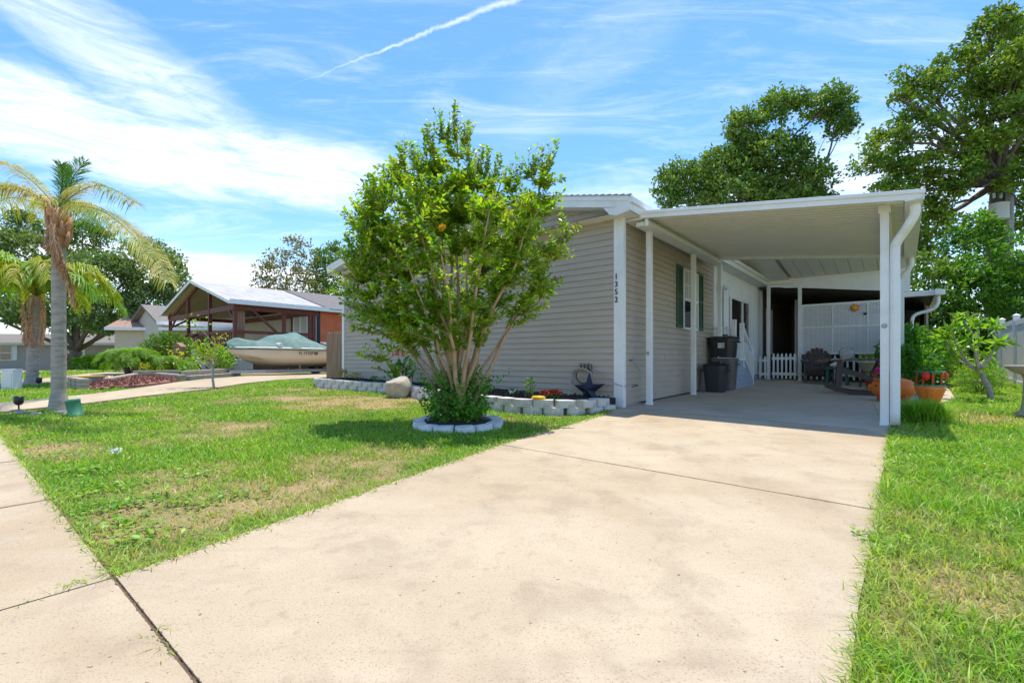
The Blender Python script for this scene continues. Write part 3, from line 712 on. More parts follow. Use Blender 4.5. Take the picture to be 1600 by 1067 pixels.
downspout([(AR - .02, .30, rz(AR) - .05), (AR - .02, .31, rz(AR) - .16), (AR - .07, .34, rz(AR) - .27), (3.47, .42, rz(AR) - .36), (3.41, .46, rz(AR) - .46), (3.40, .47, rz(AR) - .6), (3.40, .47, .6), (3.40, .47, zb)], .052, cp)
downspout([(AR - .02, 4.0, rz(AR) - .05), (AR - .02, 4.0, rz(AR) - .2), (AR - .12, 4.02, rz(AR) - .34), (3.40, 4.08, rz(AR) - .42), (3.40, 4.1, rz(AR) - .6), (3.40, 4.1, zb)], .042, cp)
for a, b, z in ((.24, .55, 1.0 * .12), (3.30, .452, .42)):
    m = MB(H)
    m.lathe([(.022, 0), (.028, .008), (.02, .016)], (0, 0, 0), 12, T=Matrix.Translation((a, b, z)) @ Matrix.Rotation(R(90), 4, 'X')); m.build('post_hook', 'galv', cp)
# ------------------------------------------------------------------ rear porch roof, beam and lattice
pr = thing('porch_roof', 'sloping ribbed porch roof behind the carport with a white beam', 'porch roof', tuple(hw(1.14, 9.25, gh(1.14, 9.25))), TH)
def pz(b): return 2.40 + .105 * (9.25 - b)
m = MB(H); a = .95
while a < 3.3:
    for (q0, q1, d0, d1) in ((a, a + .25, 0, 0), (a + .25, a + .27, 0, .03), (a + .27, a + .29, .03, 0)):
        m.add([(q0, 4.15, pz(4.15) + d0), (q1, 4.15, pz(4.15) + d1), (q1, 9.3, pz(9.3) + d1), (q0, 9.3, pz(9.3) + d0)], [(0, 1, 2, 3)])
    a += .29
m.add([(0, 4.15, pz(4.15) + .05), (3.56, 4.15, pz(4.15) + .05), (3.56, 9.3, pz(9.3) + .05), (0, 9.3, pz(9.3) + .05)], [(0, 1, 2, 3)])
m.build('ceiling', 'ceil', pr)
m = MB(H); m.add([(.02, 4.15, pz(4.15) - .05), (.9, 4.15, pz(4.15) - .05), (.9, 9.2, pz(9.2) - .05), (.02, 9.2, pz(9.2) - .05)], [(0, 1, 2, 3)])
m.box(.02, .95, 9.1, 9.3, 2.28, 2.44); m.build('side_soffit', 'ceil', pr)
m = MB(H)
m.add([(.3, 9.2, 2.44), (3.62, 9.2, 2.44), (3.62, 9.2, 1.78), (.3, 9.2, 2.24), (.3, 9.26, 2.44), (3.62, 9.26, 2.44), (3.62, 9.26, 1.78), (.3, 9.26, 2.24)],
      [(0, 1, 2, 3), (7, 6, 5, 4), (3, 2, 6, 7), (0, 4, 5, 1), (1, 5, 6, 2), (0, 3, 7, 4)])
m.box(.3, 3.62, 9.17, 9.2, 2.30, 2.36)
m.build('beam', 'white', pr)
cpost(1.14, 9.22, 2.2, .09, p=pr); cpost(.32, 9.22, 2.25, .09, p=pr); cpost(3.42, 9.22, 1.9, .09, p=pr); cpost(.6, 12.2, 2.1, .09, p=pr)
cpost(3.45, 6.6, 1.9, .09, p=pr)
m = MB(H)                                                             # low roof further back, its shade painted into the colour
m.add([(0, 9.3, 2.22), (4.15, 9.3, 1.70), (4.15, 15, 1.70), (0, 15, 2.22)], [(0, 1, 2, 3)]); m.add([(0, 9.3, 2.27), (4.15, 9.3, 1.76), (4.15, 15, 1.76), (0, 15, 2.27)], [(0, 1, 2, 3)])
m.build('rear_ceiling', 'shadeceil', pr)
m = MB(H); m.box(4.1, 4.22, 9.0, 15, 1.64, 1.78); m.box(3.35, 4.3, 9.28, 9.40, 1.66, 1.79); m.build('rear_gutter', 'white', pr)
downspout([(4.16, 9.3, 1.64), (4.16, 9.3, 1.45), (4.05, 9.32, 1.3), (3.75, 9.34, 1.2), (3.66, 9.34, 1.05), (3.66, 9.34, .6), (3.66, 9.34, -.5)], .04, pr)
m = MB(H); m.box(2.2, 4.05, 14.9, 15.0, -.6, 1.7); m.box(4.0, 4.06, 12.0, 15, -.6, 1.64); m.build('rear_screen', 'cream', pr)
m = MB(H); m.box(3.93, 3.97, 10.6, 15, -.6, 1.62); m.build('shade_screen', 'shadewall', pr)  # dark sheet standing for shade along the side of the rear space
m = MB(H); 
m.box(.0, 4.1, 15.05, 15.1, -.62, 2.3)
m.build('shade_panel', 'shadewall', pr)  # dark sheet added to stand for the shade behind the lattice
# lattice
lt = thing('lattice_panel', 'white diagonal lattice screen hung between porch posts', 'lattice', tuple(hw(2.2, 9.2, .2)), TH)
m = MB(H); A0, A1, Z0, Z1 = 1.20, 3.38, .20, 1.585
def clip_diag(c, sgn):                            # line x + sgn*z = c inside the box
    pts = []
    for x in (A0, A1):
        z = (c - x) * sgn
        if Z0 - 1e-9 <= z <= Z1 + 1e-9: pts.append((x, z))
    for z in (Z0, Z1):
        x = c - sgn * z
        if A0 < x < A1: pts.append((x, z))
    return pts[:2] if len(pts) >= 2 else None
st = .062
for sgn, bb in ((1, 9.205), (-1, 9.197)):
    c = A0 + (Z0 if sgn > 0 else -Z1)
    while c < A1 + (Z1 if sgn > 0 else -Z0):
        q = clip_diag(c, sgn)
        if q: m.beam((q[0][0], bb, q[0][1]), (q[1][0], bb, q[1][1]), .008, .022, up=(0, 0, 1) if True else None)
        c += st
m.build('lattice', 'white', lt)
m = MB(H)
for x0, x1, z0, z1 in ((A0 - .01, A1, Z1 - .02, Z1 + .03), (A0 - .01, A1, Z0 - .03, Z0 + .02), (A0 - .01, A1, .925, .965), (A0 - .02, A0 + .02, Z0, Z1), (1.93, 1.96, Z0, Z1), (2.72, 2.75, Z0, Z1)):
    m.box(x0, x1, 9.175, 9.192, z0, z1)
m.build('lattice_frame', 'white', lt)
# picket gate and fence
def pickets(name, label, a0, a1, b, zt, z0, n, pw=.05, rails=(.18, .75), group='white picket panels across the porch'):
    t = thing(name, label, 'picket fence', tuple(hw((a0 + a1) / 2, b, z0)), TH, group)
    hgt = zt - z0
    for k in range(n):
        a = a0 + (a1 - a0) * (k + .5) / n; m = MB(H)
        m.add([(x, y, z) for y in (b - .012, b + .008) for x, z in ((a - pw / 2, z0 + .04), (a + pw / 2, z0 + .04), (a + pw / 2, zt - .05), (a, zt), (a - pw / 2, zt - .05))],
              [(0, 1, 2, 3, 4), (9, 8, 7, 6, 5)] + [(i, (i + 1) % 5, (i + 1) % 5 + 5, i + 5) for i in range(5)])
        m.build('picket', 'white', t)
    m = MB(H)
    for r_ in rails:
        m = MB(H); m.box(a0, a1, b + .008, b + .03, z0 + hgt * r_, z0 + hgt * r_ + .08); m.build('rail', 'white', t)
    return t
zf = gh(.8, 9.1) + .03
pickets('picket_gate', 'white picket gate between the two rear porch posts', .42, 1.08, 9.12, .22, zf, 6)
pickets('picket_fence', 'narrow white picket panel beside the grey skirting, left of the gate', .04, .30, 9.16, .14, zf, 2)
pickets('picket_fence', 'long white picket fence under the lattice behind the chairs', 1.2, 3.36, 9.26, .16, zf, 15)
# ------------------------------------------------------------------ steps
stp = thing('entry_steps', 'grey boarded entry steps with white railings by the side door', 'steps', tuple(hw(.3, 5.5, gh(.3, 5.5))), TH)
zl = 0.0
z0s = gh(.5, 5) + .03
def stringer(m, a0, a1):
    pl = [(4.74, z0s), (4.74, .0), (5.55, .0)]
    for k in range(4): 
        zt = .0 - (k + 1) * .17; bb = 5.55 + k * .28
        pl += [(bb, zt), (bb + .28, zt)]
    pl = [(b, max(z, z0s)) for b, z in pl] + [(6.67, z0s)]
    vs = [(a, b, z) for a in (a0, a1) for b, z in pl]; n = len(pl)
    m.add(vs, [tuple(range(n)), tuple(range(2 * n - 1, n - 1, -1))] + [(i, (i + 1) % n, (i + 1) % n + n, i + n) for i in range(n)])
m = MB(H); stringer(m, .03, .50); m.build('steps', 'grey', stp)
m = MB(H); z = z0s
while z < -.02:
    b1 = 5.55 + max(0, min(4, int((0 - z) / .17))) * .28
    m.box(.50, .512, 4.74, b1, z + .004, min(z + .095, -.002)); m.box(.03, .512, 4.728, 4.74, z + .004, min(z + .095, -.002)); z += .1
m.build('side_boards', 'grey', stp)
m = MB(H); m.box(.03, .53, 4.73, 5.57, 0, .03); m.build('landing', 'whitewall', stp)
for a, b, h in ((.47, 4.79, .92), (.47, 5.5, .88), (.47, 6.45, -.62 + .95)):
    m = MB(H); zz = .03 if b < 6 else z0s; m.box(a - .045, a + .045, b - .045, b + .045, zz - (.2 if b < 6 else 0), h); m.box(a - .05, a + .05, b - .05, b + .05, h, h + .015); m.build('railing_post', 'white', stp)
m = MB(H); m.box(.03, .43, 4.77, 4.81, .72, .78); m.box(.03, .43, 4.77, 4.81, .10, .15)
for k in range(5): a = .09 + k * .075; m.box(a - .014, a + .014, 4.78, 4.80, .15, .72)
m.build('railing', 'white', stp)
m = MB(H)
m.beam((.47, 5.54, .84), (.47, 6.42, .26), .04, .06); m.beam((.47, 5.54, .15), (.47, 6.42, -.42), .04, .05)
for k in range(5): b = 5.66 + k * .165; zz = -.66 * (b - 5.54); m.box(.462, .478, b - .009, b + .009, .14 + zz, .82 + zz)
m.build('railing', 'white', stp)
m = MB(H); m.box(.03, .06, 5.0, 5.3, .03, .5); m.box(.03, .10, 5.0, 6.4, .0, .06); m.build('kick_plate', 'whitewall', stp)
# ------------------------------------------------------------------ bins
def bin_(name, label, a, b, z0, w, d, h, mat, lid=True, group=None, taper=.8, lidmat=None):
    t = thing(name, label, 'bin', tuple(hw(a, b, z0)), TH, group)
    m = MB(H); n = 6
    pr_ = []
    def ring(s_, z): 
        r = .22; pts = []
        for q in range(24):
            an = 2 * math.pi * q / 24; c, s2 = math.cos(an), math.sin(an)
            pts.append((a + s_ * w / 2 * abs(c) ** .45 * (1 if c > 0 else -1), b + s_ * d / 2 * abs(s2) ** .45 * (1 if s2 > 0 else -1), z))
        return pts
    zs = [(taper, z0), (taper * .98 + .02, z0 + .02), (.97, z0 + h * .9), (1.06, z0 + h * .9), (1.06, z0 + h * .95), (1.0, z0 + h * .95), (1.0, z0 + h)]
    vs = []; 
    for s_, z in zs: vs += ring(s_, z)
    fs = [(i * 24 + k, i * 24 + (k + 1) % 24, (i + 1) * 24 + (k + 1) % 24, (i + 1) * 24 + k) for i in range(len(zs) - 1) for k in range(24)] + [tuple(range(24))[::-1]]
    if not lid: fs.append(tuple((len(zs) - 1) * 24 + k for k in range(24)))
    m.add(vs, fs); m.build('body', mat, t)
    if lid:
        m = MB(H); vs = []
        for s_, z in ((1.08, z0 + h), (1.1, z0 + h + .025), (.9, z0 + h + .05), (.4, z0 + h + .07)): vs += ring(s_, z)
        fs = [(i * 24 + k, i * 24 + (k + 1) % 24, (i + 1) * 24 + (k + 1) % 24, (i + 1) * 24 + k) for i in range(3) for k in range(24)] + [tuple(range(24))[::-1], tuple(72 + k for k in range(24))]
        m.add(vs, fs); m.box(a - .09, a + .09, b - .02, b + .02, z0 + h + .07, z0 + h + .10); m.build('lid', lidmat or mat, t)
    for s_ in (-1, 1):
        m = MB(H); m.tube([(a + s_ * w * .52, b - .07, z0 + h * .83), (a + s_ * w * .60, b - .05, z0 + h * .80), (a + s_ * w * .60, b + .05, z0 + h * .80), (a + s_ * w * .52, b + .07, z0 + h * .83)], .012, 6)
        m.build('handle', mat, t)
    return t
zb1 = gh(.35, 3.9) + .03
bin_('trash_can', 'round dark navy trash can with a lid, in front of the taupe bin', .36, 3.80, zb1, .46, .46, .55, 'bluebin', lidmat='black')
bin_('trash_can', 'tall taupe bin against the wall by the steps, behind the navy one', .35, 4.50, zb1, .52, .5, .72, 'brownp', lid=False)
b3 = bin_('storage_tote', 'black plastic tote with a white label, on top of the taupe bin', .33, 4.46, zb1 + .735, .58, .48, .42, 'black', taper=.86)
m = MB(H @ Matrix.Translation((.33, 4.46 - .235, zb1 + .735 + .26)) @ Matrix.Rotation(R(8), 4, 'X')); m.box(-.05, .09, -.012, -.008, -.05, .07); m.build('label', 'label', b3)
# ------------------------------------------------------------------ chairs
def ribbon(m, pts, w, th, T=None):                # board bent in the yz plane: pts (y,z), width along x
    for i in range(len(pts) - 1):
        pass
def side_shape(m, x, th, poly, T): m.prism(poly, 0, 1, T)
def adirondack(name, label, loc, rz_, rocker):
    t = thing(name, label, 'chair', loc, rz_, 'brown adirondack chairs on the porch')
    T = WM[t.name] @ Matrix.Scale(1.1, 4); lift = .10 if rocker else 0
    # local: +y is front, x across
    def bar(mm, pts, w, th, x0):                  # extruded strip in the y-z plane
        L = [Vector((0, y, z)) for y, z in pts]; up = []; dn = []
        for i, p in enumerate(L):
            d = (L[min(i + 1, len(L) - 1)] - L[max(i - 1, 0)]).normalized(); nn = Vector((0, -d.z, d.y)) * th / 2
            up.append(p + nn); dn.append(p - nn)
        n = len(L); vs = [(x0 + s_ * w / 2, q.y, q.z) for s_ in (-1, 1) for q in up + dn]; k = 2 * n
        fs = []
        for i in range(n - 1):
            fs += [(i, i + 1, n + i + 1, n + i), (k + i, k + n + i, k + n + i + 1, k + i + 1), (i, k + i, k + i + 1, i + 1), (n + i, n + i + 1, k + n + i + 1, k + n + i)]
        fs += [(0, n, k + n, k), (n - 1, k + n - 1, k + 2 * n - 1, 2 * n - 1)]
        mm.add(vs, fs)
    for s_ in (-1, 1):
        x = s_ * .29
        m = MB(T); bar(m, [(.42, lift + (.0 if not rocker else .02)), (.40, lift + .30), (.37, lift + .52)], .035, .09, x); m.build('leg', 'chair', t)
        m = MB(T); bar(m, [(.42, lift + .36), (.1, lift + .27), (-.2, lift + .14), (-.48, lift + .0)], .035, .10, x * .93); m.build('leg', 'chair', t)
        m = MB(T); bar(m, [(.50, lift + .53), (.2, lift + .545), (-.15, lift + .545), (-.36, lift + .54)], .12, .03, x * 1.05); m.build('armrest', 'chair', t)
        if rocker:
            m = MB(T); bar(m, [(.62, .16), (.45, .085), (.2, .035), (-.1, .025), (-.4, .06), (-.62, .13)], .045, .075, x); m.build('rocker', 'chair', t)
    m = MB(T)
    for k in range(7):
        y = .42 - k * .085; z = lift + .38 - .035 * k * .9; m.cbox((0, y, z), .54, .075, .02)
    m.build('seat', 'chair', t)
    m = MB(T); lens = (.56, .68, .75, .775, .75, .68, .56)
    for k in range(7):
        xk = (k - 3) * .074; L = lens[k]; y0, zz0 = -.10, lift + .16; ang = R(112); cy_, cz_ = math.cos(ang), math.sin(ang)
        y1, z1 = y0 + cy_ * L, zz0 + cz_ * L
        fan = 1 + .25
        nn = (cz_ * .011, -cy_ * .011)
        vs = []
        for (yy, zz, xc, w) in ((y0, zz0, xk * .85, .030), (y0 + cy_ * L * .93, zz0 + cz_ * L * .93, xk * 1.2, .043), (y1, z1, xk * 1.19, .036)):
            for dx in (-w, w):
                for q in (-1, 1): vs.append((xc + dx, yy + q * nn[0] + .01 * abs(k - 3) ** 1.3 * .8, zz + q * nn[1]))
        fs = []
        for i in (0, 4): fs += [(i, i + 1, i + 5, i + 4), (i + 2, i + 6, i + 7, i + 3), (i, i + 4, i + 6, i + 2), (i + 1, i + 3, i + 7, i + 5)]
        fs += [(0, 2, 3, 1), (8, 9, 11, 10)]
        m.add(vs, fs)
    m.cbox((0, -.20, lift + .48), .56, .02, .06); m.cbox((0, -.30, lift + .72), .52, .02, .05)
    m.build('backrest', 'chair', t)
    return t
p = hw(1.66, 8.55); adirondack('adirondack_chair', 'brown slatted adirondack chair standing in front of the lattice', (p.x, p.y, gh(1.66, 8.55) + .03), R(150), False)
p = hw(2.86, 5.3); adirondack('rocking_chair', 'brown adirondack rocking chair seen from the side behind the right post', (p.x, p.y, gh(2.86, 5.3) + .03), R(58), True)
# ------------------------------------------------------------------ plants helper for small pots
def tuft(P0_, n, h, spread, w, mat, name, parent=None, origin=None, droop=.5, label=None, cat=None, group=None, dry=0):
    P = np.array(P0_) + np.concatenate([rng.normal(size=(n, 2)) * spread * .35, np.zeros((n, 1))], 1)
    az = rng.random(n) * 6.283; hh = h * (.55 + .6 * rng.random(n)); ln = droop * (.3 + rng.random(n)); k = 5; V = []
    S = np.stack([-np.sin(az), np.cos(az), np.zeros(n)], 1); O = np.stack([np.cos(az), np.sin(az), np.zeros(n)], 1)
    for i in range(k):
        t = i / (k - 1); c = P + O * (hh * ln * t ** 1.6)[:, None]; c[:, 2] += hh * (t - .35 * ln * t ** 2.4)
        ww = w * (1 - t ** 2 * .95); V += [c - S * ww / 2, c + S * ww / 2]
    V = np.stack(V, 1).reshape(-1, 3); b = np.arange(n)[:, None] * 2 * k
    F = np.concatenate([b + [2 * i, 2 * i + 1, 2 * i + 3, 2 * i + 2] for i in range(k - 1)], 1).reshape(-1, 4)
    o = np_mesh(name, V, F, mat, parent, origin or (0, 0, 0), attr=('dry', np.full(len(V), dry)))
    if label: tag(o, label, cat, group)
    return o
def bush_mesh(c, r, n, l, mat, name, parent, seed=1, aspect=.5, hollow=.2):
    global rng
    rng = np.random.default_rng(seed); d = rdir(n, .2); rad = hollow + (1 - hollow) * rng.random(n) ** .5
    P = np.array(c) + d * np.array(r) * rad[:, None]; D = unit(d * .8 + rdir(n, .2)); Nn = unit(rdir(n, .8))
    ll = l * (.6 + .8 * rng.random(n)); V, F = leaves(P, D, Nn, ll, ll * aspect)
    return np_mesh(name, V, F, mat, parent)
def flowers(c, r, n, s_, mat, name, parent, seed=3):
    global rng
    rng = np.random.default_rng(seed); d = rdir(n, .6); P = np.array(c) + d * np.array(r) * (rng.random(n) ** .5)[:, None]
    L = []
    for k in range(5):
        D = rdir(n, .2); L.append(leaves(P, D, unit(rdir(n, 1.5)), s_, s_ * .9, .1))
    V, F = join(L); return np_mesh(name, V, F, mat, parent)
def pot(name, label, c, r, h, mat, cat='plant pot'):
    t = thing(name, label, cat, c); m = MB(WM[t.name])
    m.lathe([(r * .68, 0), (r * .92, h * .85), (r * 1.05, h * .85), (r * 1.06, h), (r * .92, h), (r * .9, h * .93), (.01, h * .92)], (0, 0, 0), 24); m.build('pot', mat, t); return t
def hp(a, b, dz=.03): p = hw(a, b); return (p.x, p.y, gh(a, b) + dz)
# terracotta pig planter
p = hp(3.34, 3.95); pig = thing('pig_planter', 'orange terracotta pig planter with pink flowers behind the white post', 'planter', p, TH - R(12))
T = WM[pig.name]
T = T @ Matrix.Scale(.88, 4)
m = MB(T @ Matrix.Translation((0, 0, .27)) @ Matrix.Rotation(R(90), 4, 'Y'))
prof = [(.005, -.37), (.08, -.365), (.14, -.33), (.19, -.25), (.215, -.12), (.225, .02), (.215, .16), (.18, .27), (.12, .34), (.05, .365), (.005, .37)]
m.lathe(prof, (0, 0, 0), 28, sx=.95, sy=.85); m.build('body', 'terracotta', pig)
for x, y in ((-.2, -.1), (-.2, .1), (.2, -.1), (.2, .1)):
    m = MB(T); m.lathe([(.03, 0), (.045, .02), (.05, .1), (.06, .16)], (x, y, 0), 12); m.build('foot', 'terra_d', pig)
m = MB(T); m.lathe([(.16, .40), (.17, .46), (.14, .465), (.13, .42)], (-.16, 0, 0), 24); m.build('rim', 'terracotta', pig)
m = MB(T @ Matrix.Translation((-.345, 0, .27)) @ Matrix.Rotation(R(-90), 4, 'Y')); m.lathe([(.07, 0), (.075, .05), (.06, .07), (.01, .07)], (0, 0, 0), 16); m.build('snout', 'terracotta', pig)
m = MB(T); 
for x in (-.24, -.08): m.lathe([(.001, -.02), (.02, -.01), (.02, .01), (.001, .02)], (0, 0, 0), 10, T=Matrix.Translation((x, -.185, .32)))
m.build('eye', 'black', pig)
for s_ in (-1, 1):
    m = MB(T); m.add([(-.22, s_ * .10, .42), (-.14, s_ * .16, .40), (-.24, s_ * .17, .50)], [(0, 1, 2)]); m.add([(-.22, s_ * .11, .41), (-.14, s_ * .17, .39), (-.24, s_ * .17, .50)], [(2, 1, 0)]); m.build('ear', 'terracotta', pig)
c = T @ Vector((-.17, 0, .50))
bush_mesh(c, (.13, .13, .06), 160, .05, 'lf_bright', 'foliage', pig, 5); flowers(T @ Vector((-.20, 0, .57)), (.13, .11, .08), 46, .045, 'pink', 'flowers', pig)
# other porch pots
def potted(name, label, a, b, r, h, mat, fr, fh, n, lm, ll, z=.03, seed=2, fl=None):
    p = hp(a, b, z); t = pot(name, label, p, r, h, mat)
    bush_mesh((p[0], p[1], p[2] + h + fh * .6), (fr, fr, fh), n, ll, lm, 'foliage', t, seed)
    if fl: flowers((p[0], p[1], p[2] + h + fh), (fr * .8, fr * .8, fh * .4), 20, .05, fl, 'flowers', t)
    return t
potted('potted_plant', 'cream bowl planter of trailing leaves raised before the picket fence', 2.80, 7.6, .20, .24, 'pot', .20, .10, 80, 'lf_crape', .07, .42)
potted('potted_plant', 'small red clay pot with a low plant beside the rocker', 2.92, 6.9, .14, .22, 'terra_d', .12, .12, 80, 'lf_bright', .07, .03, 4)
potted('potted_plant', 'orange clay pot with tall green leaves behind the pig planter', 3.2, 6.6, .18, .25, 'terracotta', .2, .3, 150, 'lf_under', .12, .03, 6)
m = MB(H)                                        # stand under cream bowl
for s1 in (-1, 1):
    for s2 in (-1, 1): m.tube([(2.80 + s1 * .14, 7.6 + s2 * .14, gh(2.6, 7.6) + .03), (2.80 + s1 * .1, 7.6 + s2 * .1, gh(2.6, 7.6) + .45)], .012, 6)
m.box(2.68, 2.92, 7.48, 7.72, gh(2.6, 7.6) + .40, gh(2.6, 7.6) + .42)
m.build('plant_stand', 'rust', tagd=dict(label='thin iron stand carrying the cream bowl planter', cat='plant stand'))
# teal stool with cushion / toy things
t = thing('garden_stool', 'dark teal plastic garden stool between the two brown chairs', 'stool', hp(2.15, 8.0), TH)
T = WM[t.name]; m = MB(T); m.box(-.26, .26, -.2, .2, .40, .45); m.build('seat', 'teal', t, bevel=.015)
for x, y in ((-.22, -.16), (.22, -.16), (-.22, .16), (.22, .16)):
    m = MB(T); m.beam((x, y, 0), (x * .85, y * .85, .40), .05, .05); m.build('leg', 'teal', t)
t = thing('goose_figurine', 'small white goose figurine sitting on the teal stool', 'figurine', tuple(hw(2.15, 8.0, gh(2.15, 8) + .48)), TH)
m = MB(WM[t.name]); m.tube([(-.16, 0, .05), (-.10, 0, .06), (0, 0, .07), (.07, 0, .08), (.12, 0, .12), (.13, 0, .18), (.135, 0, .22), (.16, 0, .225)], [.01, .05, .075, .06, .03, .022, .03, .006], 12); m.build('body', 'whitep', t)
# round wall thermometer dial, sun ornament, star
def disc_on(name, label, cat, a, z, r, mat, rim, b=9.15):
    t = thing(name, label, cat, tuple(hw(a, b, z)), TH)
    m = MB(WM[t.name]); m.lathe([(r * .86, 0), (r * .86, .02)], (0, 0, 0), 32, T=Matrix.Rotation(R(90), 4, 'X')); m.build('face', mat, t)
    m = MB(WM[t.name]); m.lathe([(r * .88, -.003), (r, 0), (r, .04), (r * .88, .043)], (0, 0, 0), 32, T=Matrix.Rotation(R(90), 4, 'X'))
    if rim: m.build('rim', rim, t)
    return t
t = disc_on('wall_dial', 'round pale garden dial hung on the pickets between chair and planter', 'dial', 2.28, .19, .18, 'pot', 'galv', 9.10)
m = MB(WM[t.name]); m.beam((-.05, -.03, -.07), (.06, -.03, .06), .004, .016); m.beam((.0, -.03, .0), (-.06, -.03, .05), .004, .014); m.build('needle', 'cable', t)
t = thing('sun_ornament', 'orange metal sun face ornament on the upper lattice', 'ornament', tuple(hw(2.45, 9.15, 1.44)), TH)
m = MB(WM[t.name])
m.lathe([(.07, 0), (.06, .02), (.02, .03)], (0, 0, 0), 20, T=Matrix.Rotation(R(90), 4, 'X')); m.build('face', 'yellow', t)
m = MB(WM[t.name])
for k in range(12):
    a = k * math.pi / 6; c, s_ = math.cos(a), math.sin(a); L = .13 if k % 2 else .11
    m.add([(c * .07 - s_ * .022, 0, s_ * .07 + c * .022), (c * .07 + s_ * .022, 0, s_ * .07 - c * .022), (c * L, -.005, s_ * L), (c * .06, -.02, s_ * .06)], [(0, 1, 3), (1, 2, 3), (2, 0, 3), (0, 2, 1)])
m.build('rays', 'terracotta', t)
def star_mesh(m, r, ri, dep, T=None, rot=0):
    vs = [(0, -dep, 0)]
    for k in range(10):
        a = R(90 + rot) + k * math.pi / 5; q = r if k % 2 == 0 else ri; vs.append((math.cos(a) * q, 0, math.sin(a) * q))
    vs.append((0, dep * .2, 0))
    m.add(vs, [(0, 1 + k, 1 + (k + 1) % 10) for k in range(10)] + [(11, 1 + (k + 1) % 10, 1 + k) for k in range(10)], T=T)
m = MB(H @ Matrix.Translation((2.68, 9.15, 1.27))); star_mesh(m, .06, .025, .015)
m.build('star_ornament', 'iron', tagd=dict(label='tiny dark star just below right of the sun ornament', cat='ornament'))

# ------------------------------------------------------------------ bed by the front wall
bed_in = [(-7.6, -.03), (-.05, -.03), (-.05, -.25), (-.25, -.95), (-.75, -1.28), (-1.7, -1.30), (-3.2, -1.05), (-4.6, -.75), (-6.0, -.92), (-7.2, -.95), (-7.6, -.6)]
m = MB(H)
m.slab([(a, b) for a, b in bed_in], lambda a, b: gh(a, b) + .175, .2)
tag(m.build('mulch_bed', 'mulch'), 'dark mulch filling the planting bed along the front wall', 'mulch', kind='stuff')
gv = np.random.default_rng(11); n = 2600
A = gv.uniform(-7.5, -.1, n); B = gv.uniform(-1.3, -.05, n); k = inpoly(A, B, bed_in); A = A[k]; B = B[k]
wpts = np.array([tuple(hw(a, b, gh(a, b) + .172)) for a, b in zip(A, B)])
rng = np.random.default_rng(4); V, F = leaves(wpts, rdir(len(wpts), .3), rdir(len(wpts), .3), .05, .018); np_mesh('mulch_chips', V, F, 'mulch')
o = bpy.data.objects['mulch_chips']; tag(o, 'loose bark chips scattered over the dark bed', 'mulch', kind='stuff')
# painted retaining blocks in two courses: each block is a thing
def path_pts(P, step):
    P = [Vector((p[0], p[1], 0)) for p in P]; out = []; acc = 0
    L = [(P[i + 1] - P[i]).length for i in range(len(P) - 1)]; tot = sum(L); n = int(tot / step)
    for k in range(n):
        s_ = (k + .5) * tot / n; i = 0
        while s_ > L[i] and i < len(L) - 1: s_ -= L[i]; i += 1
        d = (P[i + 1] - P[i]).normalized(); out.append((P[i] + d * s_, d))
    return out
edge = [(.02, -.30), (-.06, -.80), (-.35, -1.22), (-.85, -1.42), (-1.7, -1.42), (-3.2, -1.16), (-4.0, -.95), (-4.8, -.88), (-6.0, -1.03), (-7.1, -1.08), (-7.45, -.95)]
def block_mesh(L, D, Hh, seed):
    r = random.Random(seed); m = MB()
    w0, w1 = L / 2, L / 2 * .80; c = .025
    pts = [(-w0 + c, -D / 2), (0, -D / 2 - .018), (w0 - c, -D / 2), (w0, -D / 2 + c), (w1, D / 2), (-w1, D / 2), (-w0, -D / 2 + c)]
    j = lambda: r.uniform(-.004, .004)
    vs = [(x + j(), y + j(), z + j()) for z in (0, Hh) for x, y in pts]; n = len(pts)
    fs = [tuple(range(n))[::-1], tuple(range(n, 2 * n))] + [(i, (i + 1) % n, (i + 1) % n + n, i + n) for i in range(n)]
    me = bpy.data.meshes.new('block'); me.from_pydata(vs, [], fs); me.update(); return me
pos_names = ['']
blk_meshes = {}
def place_blocks(edge, mat, step, D, Hh, z_off, name, labels, group, T=H, shift=0, jitter=.012, gz=gh, seed=0):
    key = (mat, step, D, Hh)
    if key not in blk_meshes:
        L_ = []
        for q in range(4):
            me = block_mesh(step * .97, D, Hh, q + seed); me.materials.append(MT[mat]); L_.append(me)
        blk_meshes[key] = L_
    pts = path_pts(edge, step); out = []
    for i, (p, d) in enumerate(pts):
        me = blk_meshes[key][i % 4]; o = bpy.data.objects.new(name, me); COL.objects.link(o)
        q = p + d * shift * step; r = random.Random(i * 7 + seed)
        wp = T @ Vector((q.x, q.y, gz(q.x, q.y) + z_off))
        o.location = wp; yaw = math.atan2(d.y, d.x) + (TH if T is H else 0) + math.pi
        o.rotation_euler = (r.uniform(-.012, .012), r.uniform(-.01, .01), yaw + r.uniform(-.05, .05) )
        md = None
        tag(o, labels(i, len(pts)), 'block', group); out.append(o)
    return out
def bl_label(course):
    def f(i, n):
        k = n - 1 - i                              # from the left
        return f'{course} course painted edging block of the front bed, number {i + 1} from the house corner' if i < 3 else \
               f'painted edging block in the {course} course of the long front bed wall'
    return f
place_blocks(edge, 'block', .30, .20, .105, .0, 'edging_block', lambda i, n: 'grey painted edging block in the lower course of the front bed wall', 'lower course blocks of the front bed wall')
place_blocks(edge, 'block', .30, .20, .105, .107, 'edging_block', lambda i, n: 'pale painted edging block in the upper course of the front bed wall', 'upper course blocks of the front bed wall', shift=.5, seed=5)
